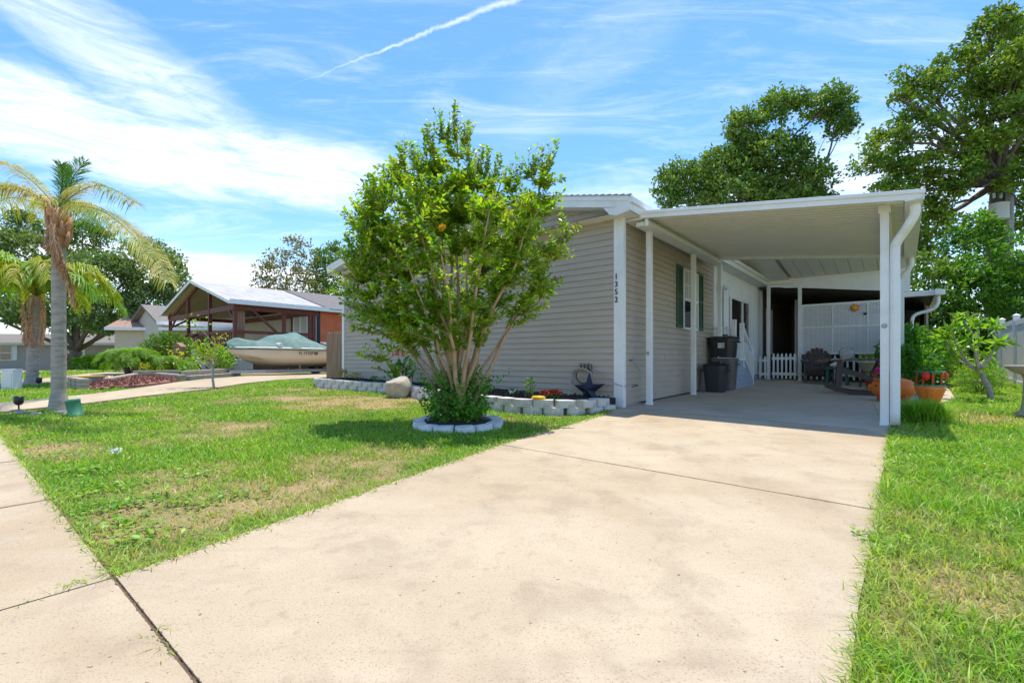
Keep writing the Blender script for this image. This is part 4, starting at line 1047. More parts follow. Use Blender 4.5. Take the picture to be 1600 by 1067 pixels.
# ring of blocks round the crape myrtle
ringc = Vector((-.66, 5.86, 0)); cr_ = []
for k in range(15):
    a = 2 * math.pi * k / 15; cr_.append((ringc.x + .47 * math.cos(a), ringc.y + .50 * math.sin(a)))
for k in range(13):
    a = 2 * math.pi * (k + .3) / 13; me_key = ('ring',)
    if me_key not in blk_meshes:
        L_ = []
        for q in range(4):
            me = block_mesh(.235, .13, .085, q + 30); me.materials.append(MT['blockw']); L_.append(me)
        blk_meshes[me_key] = L_
    o = bpy.data.objects.new('edging_block', blk_meshes[me_key][k % 4]); COL.objects.link(o)
    x, y = ringc.x + .475 * math.cos(a), ringc.y + .50 * math.sin(a)
    o.location = (x, y, g(x, y) - .006); o.rotation_euler = (random.uniform(-.06, .06), random.uniform(-.04, .04), a + math.pi / 2 + random.uniform(-.08, .08))
    tag(o, 'whitewashed rough block in the ring around the crape myrtle', 'block', 'blocks ringing the flowering tree')
m = MB(); m.lathe([(.42, 0), (.40, .045), (.2, .07), (.01, .08)], (ringc.x, ringc.y, g(ringc.x, ringc.y)), 24)
tag(m.build('tree_mulch', 'mulch'), 'dark mulch inside the white block ring', 'mulch', kind='stuff')
# boulder
def rock(name, label, c, r, mat, seed, parent=None, sub=3, cat='rock', group=None):
    import bmesh as bmm
    b = bmm.new(); bmm.ops.create_icosphere(b, subdivisions=sub, radius=1); rr = np.random.default_rng(seed)
    pl = [Vector(v) for v in unit(rr.normal(size=(17, 3)))]; dd = [rr.uniform(.55, .92) for _ in pl]
    for v in b.verts:
        n = v.co.normalized(); s_ = 1.0
        for q, d in zip(pl, dd):
            t = n.dot(q)
            if t > 1e-3: s_ = min(s_, d / t)
        v.co = n * s_ * (1 + .035 * math.sin(9 * n.x + 5 * n.z) * math.cos(7 * n.y) + .02 * math.sin(23 * n.x + 3) * math.sin(19 * n.z + n.y * 11)); v.co = Vector((v.co.x * r[0], v.co.y * r[1], v.co.z * r[2]))
    me = bpy.data.meshes.new(name); b.to_mesh(me); b.free(); me.polygons.foreach_set('use_smooth', [True] * len(me.polygons))
    o = bpy.data.objects.new(name, me); COL.objects.link(o); me.materials.append(MT[mat]); o.location = c; tag(o, label, cat, group); return o
rock('boulder', 'large rounded tan boulder leaning on the front bed wall', (-2.19, 9.15, g(-2.2, 9.1) + .15), (.30, .26, .29), 'rock', 5, sub=4)
# star, hose holder, hose
st_ = thing('metal_star', 'large dark navy barn star leaning on the front wall under the hose', 'star', tuple(hw(-.55, -.25, gh(-.5, -.2) + .19)), TH)
m = MB(H @ Matrix.Translation((-.41, -.24, -.475)) @ Matrix.Rotation(R(-10), 4, 'X')); star_mesh(m, .30, .115, .085, rot=4); m.build('star', 'iron', st_)
hr = thing('hose_holder', 'ornate rusty wall hose holder with a coiled beige hose', 'hose holder', tuple(hw(-.72, -.05, .0)), TH)
m = MB(H); c = (-.595, -.10, -.26)
m.tube([(c[0] + .14 * math.cos(a), c[1], c[2] + .12 * math.sin(a)) for a in np.linspace(0, 6.283, 25)], .011, 6)
m.beam((c[0] - .14, -.03, c[2] + .10), (c[0] + .14, -.03, c[2] + .10), .03, .012)
for k in range(7):
    x = c[0] - .09 + k * .035; m.tube([(x, -.05, c[2] + .10), (x + .015 * (-1) ** k, -.06, c[2] + .16), (x - .01, -.06, c[2] + .20 + .02 * (k % 2))], [.008, .012, .006], 6)
m.build('bracket', 'rust', hr)
m = MB(H); pts = []
for q in range(6):
    r_ = .135 + .012 * (q % 3)
    for a in np.linspace(0, 6.283, 24)[:-1]: pts.append((c[0] + r_ * 1.25 * math.cos(a) + .01 * math.sin(3 * a + q), c[1] - .02 - .012 * q + .004 * math.sin(5 * a), c[2] - .02 + r_ * .95 * math.sin(a)))
m.tube(pts, .0095, 6)
m.tube([(c[0] - .17, -.16, -.26), (c[0] - .175, -.2, -.33), (c[0] - .15, -.25, -.38), (c[0] - .06, -.4, -.50), (c[0] + .02, -.6, -.545)], .0085, 6)
m.tube([(c[0] + .15, -.14, -.14), (c[0] + .30, -.1, -.23), (c[0] + .46, -.06, -.32), (-.05, -.05, -.37), (.06, -.04, -.40), (.12, .06, -.41), (.2, .16, -.40)], .0075, 6)
m.tube([(.2, .16, -.40), (.26, .25, -.36), (.24, .33, -.22), (.10, .36, -.06)], .0065, 6)
m.build('hose', 'hose', hr)
m = MB(H); m.tube([(.15, .13, -.41), (.22, .19, -.395)], [.02, .014], 8); m.build('hose_nozzle', 'black', hr)
m = MB(H); m.tube([(.05, .7, gh(.05, .7) + .05), (.04, 1.6, gh(.04, 1.6) + .04), (.06, 2.6, gh(.05, 2.6) + .045), (.06, 3.6, gh(.05, 3.6) + .045)], .012, 6)
m.build('ground_cable', 'cable', tagd=dict(label='dark cable lying on the slab at the foot of the side wall', cat='cable'))
m = MB(H @ Matrix.Translation((-.62, -1.32, gh(-.62, -1.3) + .235)) @ Matrix.Rotation(R(12), 4, 'Z')); m.lathe([(.06, -.02), (.085, -.01), (.09, .012), (.07, .028), (.01, .03)], (0, 0, 0), 20, sx=1.2)
m.build('sprinkler', 'yellow', tagd=dict(label='yellow plastic sprinkler lying on the upper blocks near the star', cat='sprinkler'))
# bed plants
def small_plant(name, label, a, b, z, h, r, n, l, mat, seed, stem=True, fl=None, group=None):
    p = hw(a, b, gh(a, b) + z); t = thing(name, label, 'plant', tuple(p), 0, group)
    m = MB(); m.tube([p - Vector((0, 0, .03)), p + Vector((.01, 0, h * .5)), p + Vector((0, .01, h * .9))], [.008, .006, .003], 5); m.build('stem', 'bark', t)
    bush_mesh((p.x, p.y, p.z + h * .55), (r, r, h * .5), n, l, mat, 'foliage', t, seed)
    if fl: flowers((p.x, p.y, p.z + h * .75), (r, r, h * .3), fl[1], fl[2], fl[0], 'flowers', t, seed)
small_plant('bed_plant', 'slim lime green seedling in the bed midway between boulder tree and star', -2.05, -.95, .17, .30, .075, 90, .05, 'lf_bright', 1)
small_plant('bed_plant', 'slim lime green seedling in the bed left of the red flowers', -1.05, -.95, .17, .32, .07, 90, .045, 'lf_bright', 2)
small_plant('bed_plant', 'low plant with one white bloom between the two lime seedlings', -1.45, -.9, .17, .1, .12, 60, .035, 'lf_under', 3, fl=('whitep', 6, .035))
small_plant('bed_plant', 'low clump of red flowers beside the yellow sprinkler', -.72, -.85, .17, .13, .2, 90, .045, 'lf_under', 4, fl=('red', 34, .035))
small_plant('bed_plant', 'round yellow green seedling near the far left corner trim', -7.35, -.35, .17, .22, .13, 90, .06, 'lf_yel', 5)
small_plant('bed_plant', 'second yellow green seedling from the far left corner', -6.75, -.4, .17, .16, .13, 70, .06, 'lf_yel', 6)
small_plant('bed_plant', 'dark low plant in the bed left of the canna lilies', -5.7, -.5, .17, .12, .2, 70, .06, 'lf_under', 7)
# canna lilies
p = hw(-4.9, -.45, gh(-4.9, -.45) + .15); t = thing('canna_lily', 'canna lilies with broad leaves and red blooms by the boulder', 'plant', tuple(p))
Ls = []; rng = np.random.default_rng(8); m = MB()
for k in range(9):
    q = np.array(p) + [rng.uniform(-.3, .3), rng.uniform(-.1, .1), 0]; hh = rng.uniform(.35, .62)
    m.tube([tuple(q), tuple(q + [.02, 0, hh])], [.008, .004], 5)
    for j in range(4): Ls.append(leaves((q + [0, 0, hh * (.25 + .18 * j)])[None], unit(np.array([[rng.normal(), rng.normal() * .5, 1.1]])), unit(np.array([[rng.normal(), -1, .3]])), .26, .07))
m.build('stem', 'lf_under', t); V, F = join(Ls); np_mesh('leaves', V, F, 'lf_under', t)
flowers((p.x + .05, p.y, p.z + .66), (.28, .08, .08), 14, .06, 'red', 'flowers', t)
for k, (a, b, s_) in enumerate(((-3.2, -.6, .2), (-3.6, -.5, .16))):
    small_plant('bed_plant', ('dark leafy shrub in the bed right behind the boulder', 'smaller dark shrub in the bed just left of the boulder')[k], a, b, .17, .3, s_, 160, .06, 'lf_under', 12 + k)

# ------------------------------------------------------------------ crape myrtle
def crape():
    global rng
    rng = np.random.default_rng(21); random.seed(21)
    bx, by = -.68, 6.0; bz = g(bx, by) + .03; base = Vector((bx, by, bz))
    t = thing('crape_myrtle', 'bushy green multi stemmed crape myrtle in a white block ring on the lawn', 'tree', (bx, by, bz))
    m = MB(); stems = []; D0 = 6.0
    # stem targets: pixel, depth offset -> real positions in the crown
    tg = [(585, 330, .2), (560, 440, -.3), (620, 250, .4), (650, 330, -.6), (675, 215, 0), (712, 190, .1), (700, 300, .7), (745, 240, -.3), (790, 262, .3),
          (865, 245, .1), (840, 330, -.5), (885, 372, .2), (800, 400, .7), (600, 500, .3), (765, 330, -.8), (840, 440, .1), (560, 360, .8), (690, 400, -1.0), (740, 420, 1.0), (640, 420, -.8)]
    for i, (px, py, dd) in enumerate(tg):
        q = at(px, py, D0 + dd); a = 2 * math.pi * i / len(tg) + .4
        s0 = base + Vector((.13 * math.cos(a) * random.uniform(.4, 1.2) + (q.x - bx) * .05, .13 * math.sin(a), -.05))
        L = (q - s0).length; low = s0.lerp(q, .3) + Vector(((bx - q.x) * .09, (by - q.y) * .09, .15)) + Vector((random.uniform(-.07, .07), random.uniform(-.05, .05), 0))
        P = []; n = 12
        for k in range(n):
            u = k / (n - 1); p = s0 * (1 - u) ** 2 + low * 2 * u * (1 - u) + q * u * u
            j = .028 if 0 < k < n - 1 else 0
            P.append(p + Vector((random.uniform(-j, j), random.uniform(-j, j), random.uniform(-j, j) * .3)))
        r0 = random.uniform(.024, .044) if i % 2 else random.uniform(.036, .052)
        rad = [r0 * (1 - .9 * (k / (n - 1)) ** .75) + .003 for k in range(n)]; rad[0] *= 1.3
        m.tube(P, rad, 8); stems.append(np.array([tuple(p) for p in P]))
    SP = np.concatenate([s_[3:] for s_ in stems])
    m.build('trunk', 'crape', t)
    # crown envelope: union of ellipsoids (world, metres)
    ell = [E(712, 400, 6.0, 1.16, 1.0, 1.1), E(635, 335, 6.0, .66, .66, .7), E(785, 350, 6.0, .70, .55, .65), E(700, 290, 6.0, .48, .5, .5), E(610, 470, 5.9, .62, .62, .6),
           E(810, 440, 6.1, .58, .5, .6), E(585, 390, 6.1, .42, .6, .6), E(680, 500, 5.9, .85, .35, .7), E(862, 300, 6.0, .22, .35, .25)]
    wts = np.array([3.2, 1.9, 1.9, 1.2, 1.2, .9, .9, 1.5, .25]); wts = wts / wts.sum(); nt = 1750
    TP = []
    for (c, r), w_ in zip(ell, wts):
        n = int(nt * w_); d = rdir(n, .1); TP.append(np.array(c) + d * np.array(r) * (.35 + .65 * rng.random((n, 1)) ** .5))
    TP = np.concatenate(TP)
    # long vertical shoots that stick out of the crown
    sh = [(712, 162, 0, .55), (700, 195, .1, .3), (728, 190, -.1, .3), (662, 205, 0, .5), (640, 222, .2, .4), (622, 228, -.2, .3), (765, 230, .1, .45), (752, 228, -.1, .4), (800, 262, 0, .3),
          (870, 222, 0, .5), (858, 250, .15, .35), (835, 245, -.1, .3), (597, 258, .1, .35), (572, 300, 0, .35), (550, 315, .2, .3), (903, 352, .1, .4), (885, 385, 0, .3), (548, 345, -.2, .3),
          (520, 425, .1, .45), (512, 455, .2, .4), (545, 480, -.1, .35), (897, 400, .2, .3), (540, 400, 0, .3), (600, 285, .3, .3), (680, 240, .4, .35), (742, 250, .4, .35), (688, 175, .1, .4), (735, 205, .2, .45), (612, 245, .1, .45), (650, 235, -.3, .4), (780, 240, .2, .4), (815, 255, -.2, .4), (848, 232, 0, .4), (575, 285, -.2, .4), (538, 330, 0, .35), (670, 195, -.2, .35), (560, 555, -.2, .35), (585, 575, 0, .3), (850, 480, .1, .3)]
    shoots = [(np.array(at(px, py, D0 + dd)), L) for px, py, dd, L in sh]
    Lf = []; tw = MB()
    def twig(s0, e, nl, ll, draw):
        s0 = np.array(s0); e = np.array(e); L = np.linalg.norm(e - s0); mid = (s0 + e) / 2 + [0, 0, -.06 * L] + rng.normal(size=3) * .05 * L
        u = np.linspace(0, 1, 6)[:, None]; P = s0 * (1 - u) ** 2 + mid * 2 * u * (1 - u) + e * u * u
        if draw: tw.tube([tuple(p) for p in P], [.006, .005, .004, .003, .0025, .0015], 4, cap=False)
        k = np.linspace(max(0, 1 - .30 / max(L, .3)), 1, nl); Q = s0 * ((1 - k) ** 2)[:, None] + mid * (2 * k * (1 - k))[:, None] + e * (k * k)[:, None]
        T_ = unit((e - mid)[None])[0]; up = np.array([0, 0, 1.]); S = np.cross(T_, up + rng.normal(size=3) * .5); S /= np.linalg.norm(S) + 1e-9
        sg = np.where(np.arange(nl) % 2 == 0, 1, -1)[:, None]
        D = unit(S * sg + T_ * .55 + rng.normal(size=(nl, 3)) * .35 + [0, 0, .1]); Nn = unit(np.tile(up, (nl, 1)) + rng.normal(size=(nl, 3)) * .55)
        l = ll * (.6 + .6 * rng.random(nl)); Lf.append(leaves(Q, D, Nn, l, l * .56, .18))
    for e in TP:
        d = np.linalg.norm(SP - e, axis=1) + np.maximum(0, SP[:, 2] - e[2] + .1) * 2; s0 = SP[np.argmin(d)]
        L = np.linalg.norm(e - s0)
        twig(s0, e, 17, .078, rng.random() < .55)
    for e, L in shoots:
        dv = e - np.array(at(715, 420, 6.0)); dv[2] = max(dv[2], .2) * 1.3; dv = dv / np.linalg.norm(dv); dv = unit((dv + [0, 0, .6])[None])[0] if e[2] > 1.6 else dv
        s0 = e - dv * L; twig(s0, e, 30, .074, True)
        for k in range(8):
            q = s0 + (e - s0) * rng.uniform(.0, .75) + rng.normal(size=3) * .07; twig(s0 + (e - s0) * .1, q + [0, 0, .08], 12, .06, True)
        dd = np.linalg.norm(SP - s0, axis=1); a = SP[np.argmin(dd)]
        tw.tube([tuple(a), tuple((a + s0) / 2 + [0, 0, .03]), tuple(s0)], [.008, .007, .005], 5, cap=False)
    tw.build('twigs', 'crape', t)
    V, F = join(Lf); np_mesh('crown', V, F, 'lf_crape', t)
    # basal sprouts
    Lf2 = []
    for k in range(330):
        a = rng.random() * 6.283; r_ = .08 + .40 * rng.random(); h_ = rng.uniform(.12, .80) * (1 - r_ * .5)
        q = np.array([bx + r_ * math.cos(a), by - .05 + r_ * .9 * math.sin(a), bz + h_]); s_ = np.array([bx + r_ * .55 * math.cos(a), by + r_ * .5 * math.sin(a), bz])
        n = 15; u = np.linspace(.12, 1, n)[:, None]; P = s_ + (q - s_) * u + rng.normal(size=(n, 3)) * .02
        D = rdir(n, .2); l = .05 * (.7 + .6 * rng.random(n)); Lf2.append(leaves(P, D, rdir(n, 1.), l, l * .6, .2))
    for px, py in ((798, 575), (762, 600), (640, 560), (655, 590), (668, 540), (745, 560)):
        q = np.array(at(px, py, 5.85)); s_ = np.array([bx + (q[0] - bx) * .4, by, bz + .25]); n = 24; u = np.linspace(.1, 1, n)[:, None]
        P = s_ + (q - s_) * u + rng.normal(size=(n, 3)) * .015; l = .05 * (.7 + .5 * rng.random(n)); Lf2.append(leaves(P, rdir(n, .2), rdir(n, 1.), l, l * .6, .2))
    V, F = join(Lf2); np_mesh('basal_shoots', V, F, 'lf_under', t)
    flowers(at(690, 358, 5.1), (.03, .03, .03), 6, .04, 'yellow', 'blossom', t)
crape()

# ------------------------------------------------------------------ palms
def frond(pts, L_mat, parent, n=70, ll=.34, w=.02, droop=.6, name='frond', spread=.9, seed=0, th=.012, vee=.35):
    """arching rachis with two rows of narrow leaflets"""
    rr = np.random.default_rng(seed); P = [np.array(p, float) for p in pts]; Q = []
    for i in range(len(P) - 1):
        a = P[max(i - 1, 0)]; b = P[i]; c = P[i + 1]; d = P[min(i + 2, len(P) - 1)]
        for k in range(12):
            t = k / 12; Q.append(.5 * ((2 * b) + (c - a) * t + (2 * a - 5 * b + 4 * c - d) * t * t + (3 * b - a - 3 * c + d) * t ** 3))
    Q.append(P[-1]); Q = np.array(Q); idx = np.linspace(len(Q) * .14, len(Q) - 1.01, n); i0 = idx.astype(int); fr = (idx - i0)[:, None]
    B = Q[i0] * (1 - fr) + Q[np.minimum(i0 + 1, len(Q) - 1)] * fr; Tn = unit(Q[np.minimum(i0 + 1, len(Q) - 1)] - Q[np.maximum(i0 - 1, 0)])
    S = unit(np.cross(Tn, np.array([0, 0, 1.]) + .25 * unit(rr.normal(size=(1, 3))))); U = unit(np.cross(S, Tn))
    u = np.linspace(0, 1, n); prof = np.sin(np.pi * (.12 + .80 * u)) ** .6
    Vs = []; Fs = []; b_ = 0
    for sgn in (-1, 1):
        for rep in range(2):
            D = unit(S * sgn * spread + Tn * .55 + U * (vee + .25 * rr.normal(size=(n, 1))) + rr.normal(size=(n, 3)) * .15)
            l = (ll * prof * (.8 + .35 * rr.random(n)))[:, None]; wv = unit(np.cross(D, U)) * w * .5
            p0 = B; p1 = B + D * l * .5; p1[:, 2] -= (droop * .18 * l[:, 0]); p2 = B + D * l * .85; p2[:, 2] -= droop * l[:, 0] * .75
            Vv = np.stack([p0 - wv * .5, p0 + wv * .5, p1 - wv, p1 + wv, p2 - wv * .25, p2 + wv * .25], 1).reshape(-1, 3); k = np.arange(n)[:, None] * 6
            Ff = np.concatenate([k + [0, 1, 3, 2], k + [2, 3, 5, 4]], 1).reshape(-1, 4); Vs.append(Vv); Fs.append(Ff + b_); b_ += len(Vv)
    m = MB(); m.tube([tuple(q) for q in Q[::3]], [th * (1 - .8 * i / (len(Q) / 3)) for i in range(len(Q[::3]))], 5)
    Vr = np.array([tuple(v) for v in m.v]); Fr = np.array([f for f in m.f if len(f) == 4]); Vs.append(Vr); Fs.append(Fr + b_)
    return np_mesh(name, np.concatenate(Vs), np.concatenate(Fs), L_mat, parent)
def palm_trunk(base, top, r0, r1, r2, parent, mat='palmbark'):
    m = MB(); n = 60; P = []; Rr = []
    for i in range(n):
        u = i / (n - 1); p = Vector(base).lerp(Vector(top), u); P.append(p)
        r_ = r0 + (r1 - r0) * min(1, u / .12) if u < .12 else r1 + (r2 - r1) * (u - .12) / .88
        Rr.append(r_ * (1 + .018 * (i % 2) + .02 * math.sin(i * 1.7)))
    m.tube(P, Rr, 20); return m.build('trunk', mat, parent)
def queen_palm():
    D = 7.1; bx, by = -6.74, 7.1; bz = g(bx, by)
    t = thing('queen_palm', 'tall queen palm with yellowing fronds and a grey ringed trunk', 'palm', (bx, by, bz)); top = at(92, 360, D)
    palm_trunk((bx, by, bz - .05), tuple(top), .135, .088, .080, t)
    m = MB(); m.tube([at(92, 385, D), at(91, 345, D), at(92, 325, D)], [.085, .105, .045], 12)           # old frond bases
    for k in range(16):
        a = k * 2.4; z0 = at(92, 385 - k * 3, D); o = Vector((math.cos(a), math.sin(a), 0))
        m.tube([z0 + o * .08, z0 + o * .13 + Vector((0, 0, .10)), z0 + o * .15 + Vector((0, 0, .22))], [.045, .03, .012], 6)
    m.build('boots', 'thatch', t)
    c = at(92, 328, D)
    def F(pp, mat, **k): frond([tuple(c)] + [tuple(at(x, y, D + d)) for x, y, d in pp], mat, t, **{**k, 'w': .0095, 'n': int(k.get('n', 80) * 1.15), 'll': k['ll'] * .85})
    F([(105, 300, .0), (115, 275, -.1), (132, 254, -.2)], 'fr_green', ll=.30, droop=.15, vee=.5, seed=1, n=34, spread=.5)
    F([(96, 298, .0), (98, 276, -.1), (96, 258, -.2)], 'fr_green', ll=.28, droop=.15, vee=.5, seed=31, n=28, spread=.5)
    F([(102, 300, .2), (104, 275, .3), (100, 262, .4)], 'fr_green', ll=.26, droop=.15, vee=.5, seed=2, n=28, spread=.5)
    F([(118, 303, -.2), (160, 290, -.5), (214, 318, -.7)], 'fr_yel', ll=.36, droop=.9, seed=3, n=80)
    F([(112, 318, .2), (150, 322, .3), (205, 355, .2), (245, 400, .0), (262, 440, -.2)], 'fr_yel', ll=.42, droop=1.1, seed=4, n=100)
    F([(120, 322, -.4), (160, 330, -.9), (200, 360, -1.2), (232, 400, -1.3)], 'fr_yel', ll=.36, droop=1.0, seed=14, n=80)
    F([(60, 292, .1), (20, 262, .2), (-30, 245, .3)], 'fr_yel', ll=.30, droop=.8, seed=5, n=80)
    F([(55, 305, -.2), (10, 290, -.4), (-50, 300, -.5)], 'fr_yel', ll=.34, droop=.9, seed=6, n=80)
    F([(60, 318, .3), (10, 310, .6), (-40, 345, .7)], 'fr_yel', ll=.36, droop=1.0, seed=7, n=80)
    F([(85, 310, .8), (70, 315, 1.5), (60, 345, 2.1)], 'fr_yel', ll=.36, droop=1.0, seed=8, n=70)
    F([(100, 312, 1.), (125, 325, 1.6), (150, 360, 2.)], 'fr_green', ll=.36, droop=1.0, seed=9, n=70)
    def dead(p, s_): frond([tuple(q) for q in p], 'thatch', t, ll=.12, droop=1.1, seed=s_, n=80, spread=.3, vee=-.2, name='dead_frond', w=.011)
    dead([at(80, 345, 6.95), at(88, 375, 6.85), at(100, 410, 6.82), at(110, 440, 6.85), at(118, 475, 6.9)], 11)
    dead([at(86, 350, 6.9), at(84, 372, 6.8), at(92, 400, 6.8), at(102, 430, 6.8)], 13)
    dead([at(80, 345, 7.0), at(77, 365, 6.95), at(79, 385, 6.95)], 16)
queen_palm()
def palm2():
    D = 11.6; bx, by = -11.67, 11.6; bz = g(bx, by); t = thing('small_palm', 'shorter palm with bright lime yellow fronds behind the tall one, at left', 'palm', (bx, by, bz))
    top = at(55, 462, D); palm_trunk((bx, by, bz - .05), tuple(top), .18, .12, .105, t)
    rr = random.Random(3)
    for k in range(22):
        a = k * 2.399; el_ = rr.uniform(.45, 1.4); L = rr.uniform(1.3, 2.0); o = Vector((math.cos(a), math.sin(a), 0)); u = Vector((0, 0, 1))
        p1 = top + (o * math.cos(el_) + u * math.sin(el_)) * L * .4; p2 = p1 + (o * 1.0 + u * (math.sin(el_) - .6) * .6) * L * .35; p3 = p2 + (o * .6 - u * .8) * L * .35
        frond([tuple(top), tuple(p1), tuple(p2), tuple(p3)], 'fr_lime' if k % 3 else 'lf_bright', t, ll=.40, w=.022, droop=1.0, seed=20 + k, n=70, th=.016)
    for k in range(5):
        a = k * 1.3; o = Vector((math.cos(a), math.sin(a), 0)); frond([tuple(top + o * .1), tuple(top + o * .17 - Vector((0, 0, .3))), tuple(top + o * .17 - Vector((0, 0, .8))), tuple(top + o * .15 - Vector((0, 0, 1.2)))], 'thatch', t, ll=.13, droop=1, seed=50 + k, n=30, name='dead_frond', spread=.4, w=.03)
palm2()
def pygmy(name, label, x, y, h, L, n, mat, seed, stems=2):
    bz = g(x, y); t = thing(name, label, 'palm', (x, y, bz)); rr = random.Random(seed)
    for s_ in range(stems):
        o = Vector((rr.uniform(-.15, .15) + (s_ - .5) * .35, rr.uniform(-.1, .1), 0)); top = Vector((x, y, bz + h * rr.uniform(.8, 1))) + o * 1.5
        m = MB(); m.tube([(x + o.x * .6, y + o.y, bz - .05), tuple((Vector((x, y, bz)) + top + o * .4) / 2), tuple(top)], [.10, .09, .10], 10); m.build('trunk', 'bark', t)
        for k in range(n):
            a = k * 2.399 + s_; el_ = rr.uniform(.1, 1.5); d = Vector((math.cos(a), math.sin(a), 0)); u = Vector((0, 0, 1)); l = L * rr.uniform(.8, 1.1)
            p1 = top + (d * math.cos(el_) + u * math.sin(el_)) * l * .45; p2 = p1 + (d + u * (math.sin(el_) - .7) * .5) * l * .35; p3 = p2 + (d * .5 - u * .8) * l * .3
            frond([tuple(top), tuple(p1), tuple(p2), tuple(p3)], mat, t, ll=.20, w=.013, droop=.35, seed=seed * 50 + k + 31 * s_, n=46, th=.009)
pygmy('pygmy_palm', 'twin stemmed lime green pygmy palm behind the red mulch bed', -12.6, 15.9, .45, .85, 34, 'lf_bright', 3)
pygmy('fern_palm', 'low feathery lime green palm at the foot of the porch stairs', -11.6, 17.0, .25, .75, 26, 'lf_bright', 4, 1)
# ------------------------------------------------------------------ broadleaf trees
broadleaf('live_oak', 'broad live oak behind the grey house at far left, thick forked trunk', tuple(at(112, 579, 39) * 1) [:2] + (g(at(112, 579, 39).x, 39),), at(120, 548, 39), .52,
          [E(160, 440, 37.7, 2.92, 2.32), E(60, 400, 40.3, 3.05, 2.20), E(230, 420, 37.7, 2.41, 2.07), E(240, 478, 37.7, 2.16, 1.59), E(10, 450, 40.3, 2.54, 2.44), E(175, 493, 36.4, 2.79, 1.34), E(70, 488, 37.7, 3.17, 1.46), E(-50, 430, 40.3, 2.79, 2.81),
           E(130, 370, 40.3, 1.91, 1.22), E(270, 445, 37.7, 1.14, 1.10), E(-90, 480, 39, 2.54, 2.44), E(35, 350, 40.3, 1.27, 0.98)],
          ('bark', 'lf_far'), .25, 2.6, 26, .50, 101, aspect=.6, hollow=.55)
# far mixed trees behind the orange house
rs = [(415, 395, 470, 0), (437, 385, 470, 1), (458, 362, 470, 2), (478, 372, 470, 1), (500, 384, 480, 3), (517, 372, 480, 3), (540, 385, 490, 3)]
for i, (px, pt, pb, kd) in enumerate(rs):
    d = 46 + (i % 3) * 2; base = at(px, 576, d); hh = (563 - pt) / 746 * d
    els = [E(px + random.uniform(-6, 6), pt + (pb - pt) * f, d, 1.0 + .5 * f, .9) for f in (.18, .4, .62, .85)]
    lab = ['thin leafless topped tree farthest left beyond the orange house roof', 'wispy olive tree second from left beyond the orange house roof', 'tallest wispy bare topped tree beyond the orange house roof', 'wispy olive tree just right of the tallest one',
           'dark olive dense tree beyond the orange house roof', 'tall dense dark tree near the gable end of the beige house', 'olive tree rightmost of the far row, beside the gable'][i]
    broadleaf('far_tree', lab, (base.x, d, -.9), (base.x, d, 1.5), .12, els, ('bark', 'lf_sparse' if kd < 3 else 'lf_oak'), .26, 1.5 if kd < 3 else 2.2, 12 if kd < 3 else 18, .42, 200 + i, 'far trees beyond the orange house', gap=.4 if kd < 3 else 0, twigs=5, hollow=.3)
# oaks behind the carport
broadleaf('oak_tree', 'large oak rising behind the carport roof, middle of the picture', (at(1185, 560, 25).x, 25, -.75), at(1180, 330, 25), .32,
          [E(1165, 200, 25, 1.0, .9), E(1225, 165, 25, 1.3, .75), E(1290, 165, 25, 1.35, .85), E(1310, 195, 25, .8, .6), E(1200, 245, 25, 2.2, 1.2), E(1130, 270, 25, 1.6, 1.2), E(1065, 280, 25, 1.2, .95),
           E(1250, 285, 25, 1.7, 1.0), E(1045, 310, 25, .9, .6), E(1280, 310, 25, 1.0, .4), E(1150, 310, 25, 2.4, 1.2), E(1220, 330, 25, 2.2, 1.2), E(1160, 235, 25, .9, .9)],
          ('bark', 'lf_oak'), .19, 6.4, 24, .36, 303, gap=.2, hollow=.35, twigs=4, aspect=.6)
broadleaf('oak_tree', 'huge spreading oak at the right edge over the fence', (at(1560, 560, 20).x, 20, -.7), at(1562, 285, 20), .38,
          [E(1560, 60, 20, 1.1, .75), E(1500, 105, 20, 1.1, .7), E(1600, 110, 20, 1.3, 1.2), E(1540, 160, 20, 1.4, 1.0), E(1450, 140, 20, 1.0, .8), E(1415, 115, 20, .45, .4), E(1400, 155, 20, .55, .35), E(1440, 195, 20, 1.0, .7),
           E(1390, 225, 20, 1.1, .7), E(1360, 260, 20, .75, .45), E(1430, 265, 20, 1.3, .7), E(1500, 230, 20, 1.1, .7), E(1620, 220, 20, 1.2, 1.2), E(1400, 300, 20, 1.0, .6), E(1470, 300, 20, 1.0, .6), E(1560, 30, 20, .7, .5), E(1660, 40, 20, 1.6, 1.4), E(1530, 45, 20, .45, .4),
           E(1545, 225, 18.8, .8, .6), E(1590, 175, 18.6, 1.0, .8), E(1510, 270, 18.8, .7, .5), E(1600, 270, 18.5, .9, .7), E(1570, 110, 18.8, 1.0, .8), E(1640, 150, 18.8, 1.0, 1.0), E(1450, 350, 20.5, 1.2, .8), E(1600, 330, 21, 1.2, 1.0), E(1420, 400, 21, 1.0, .9)],
          ('bark', 'lf_oak2'), .16, 6.6, 24, .28, 305, gap=.3, hollow=.35, twigs=4, aspect=.6)
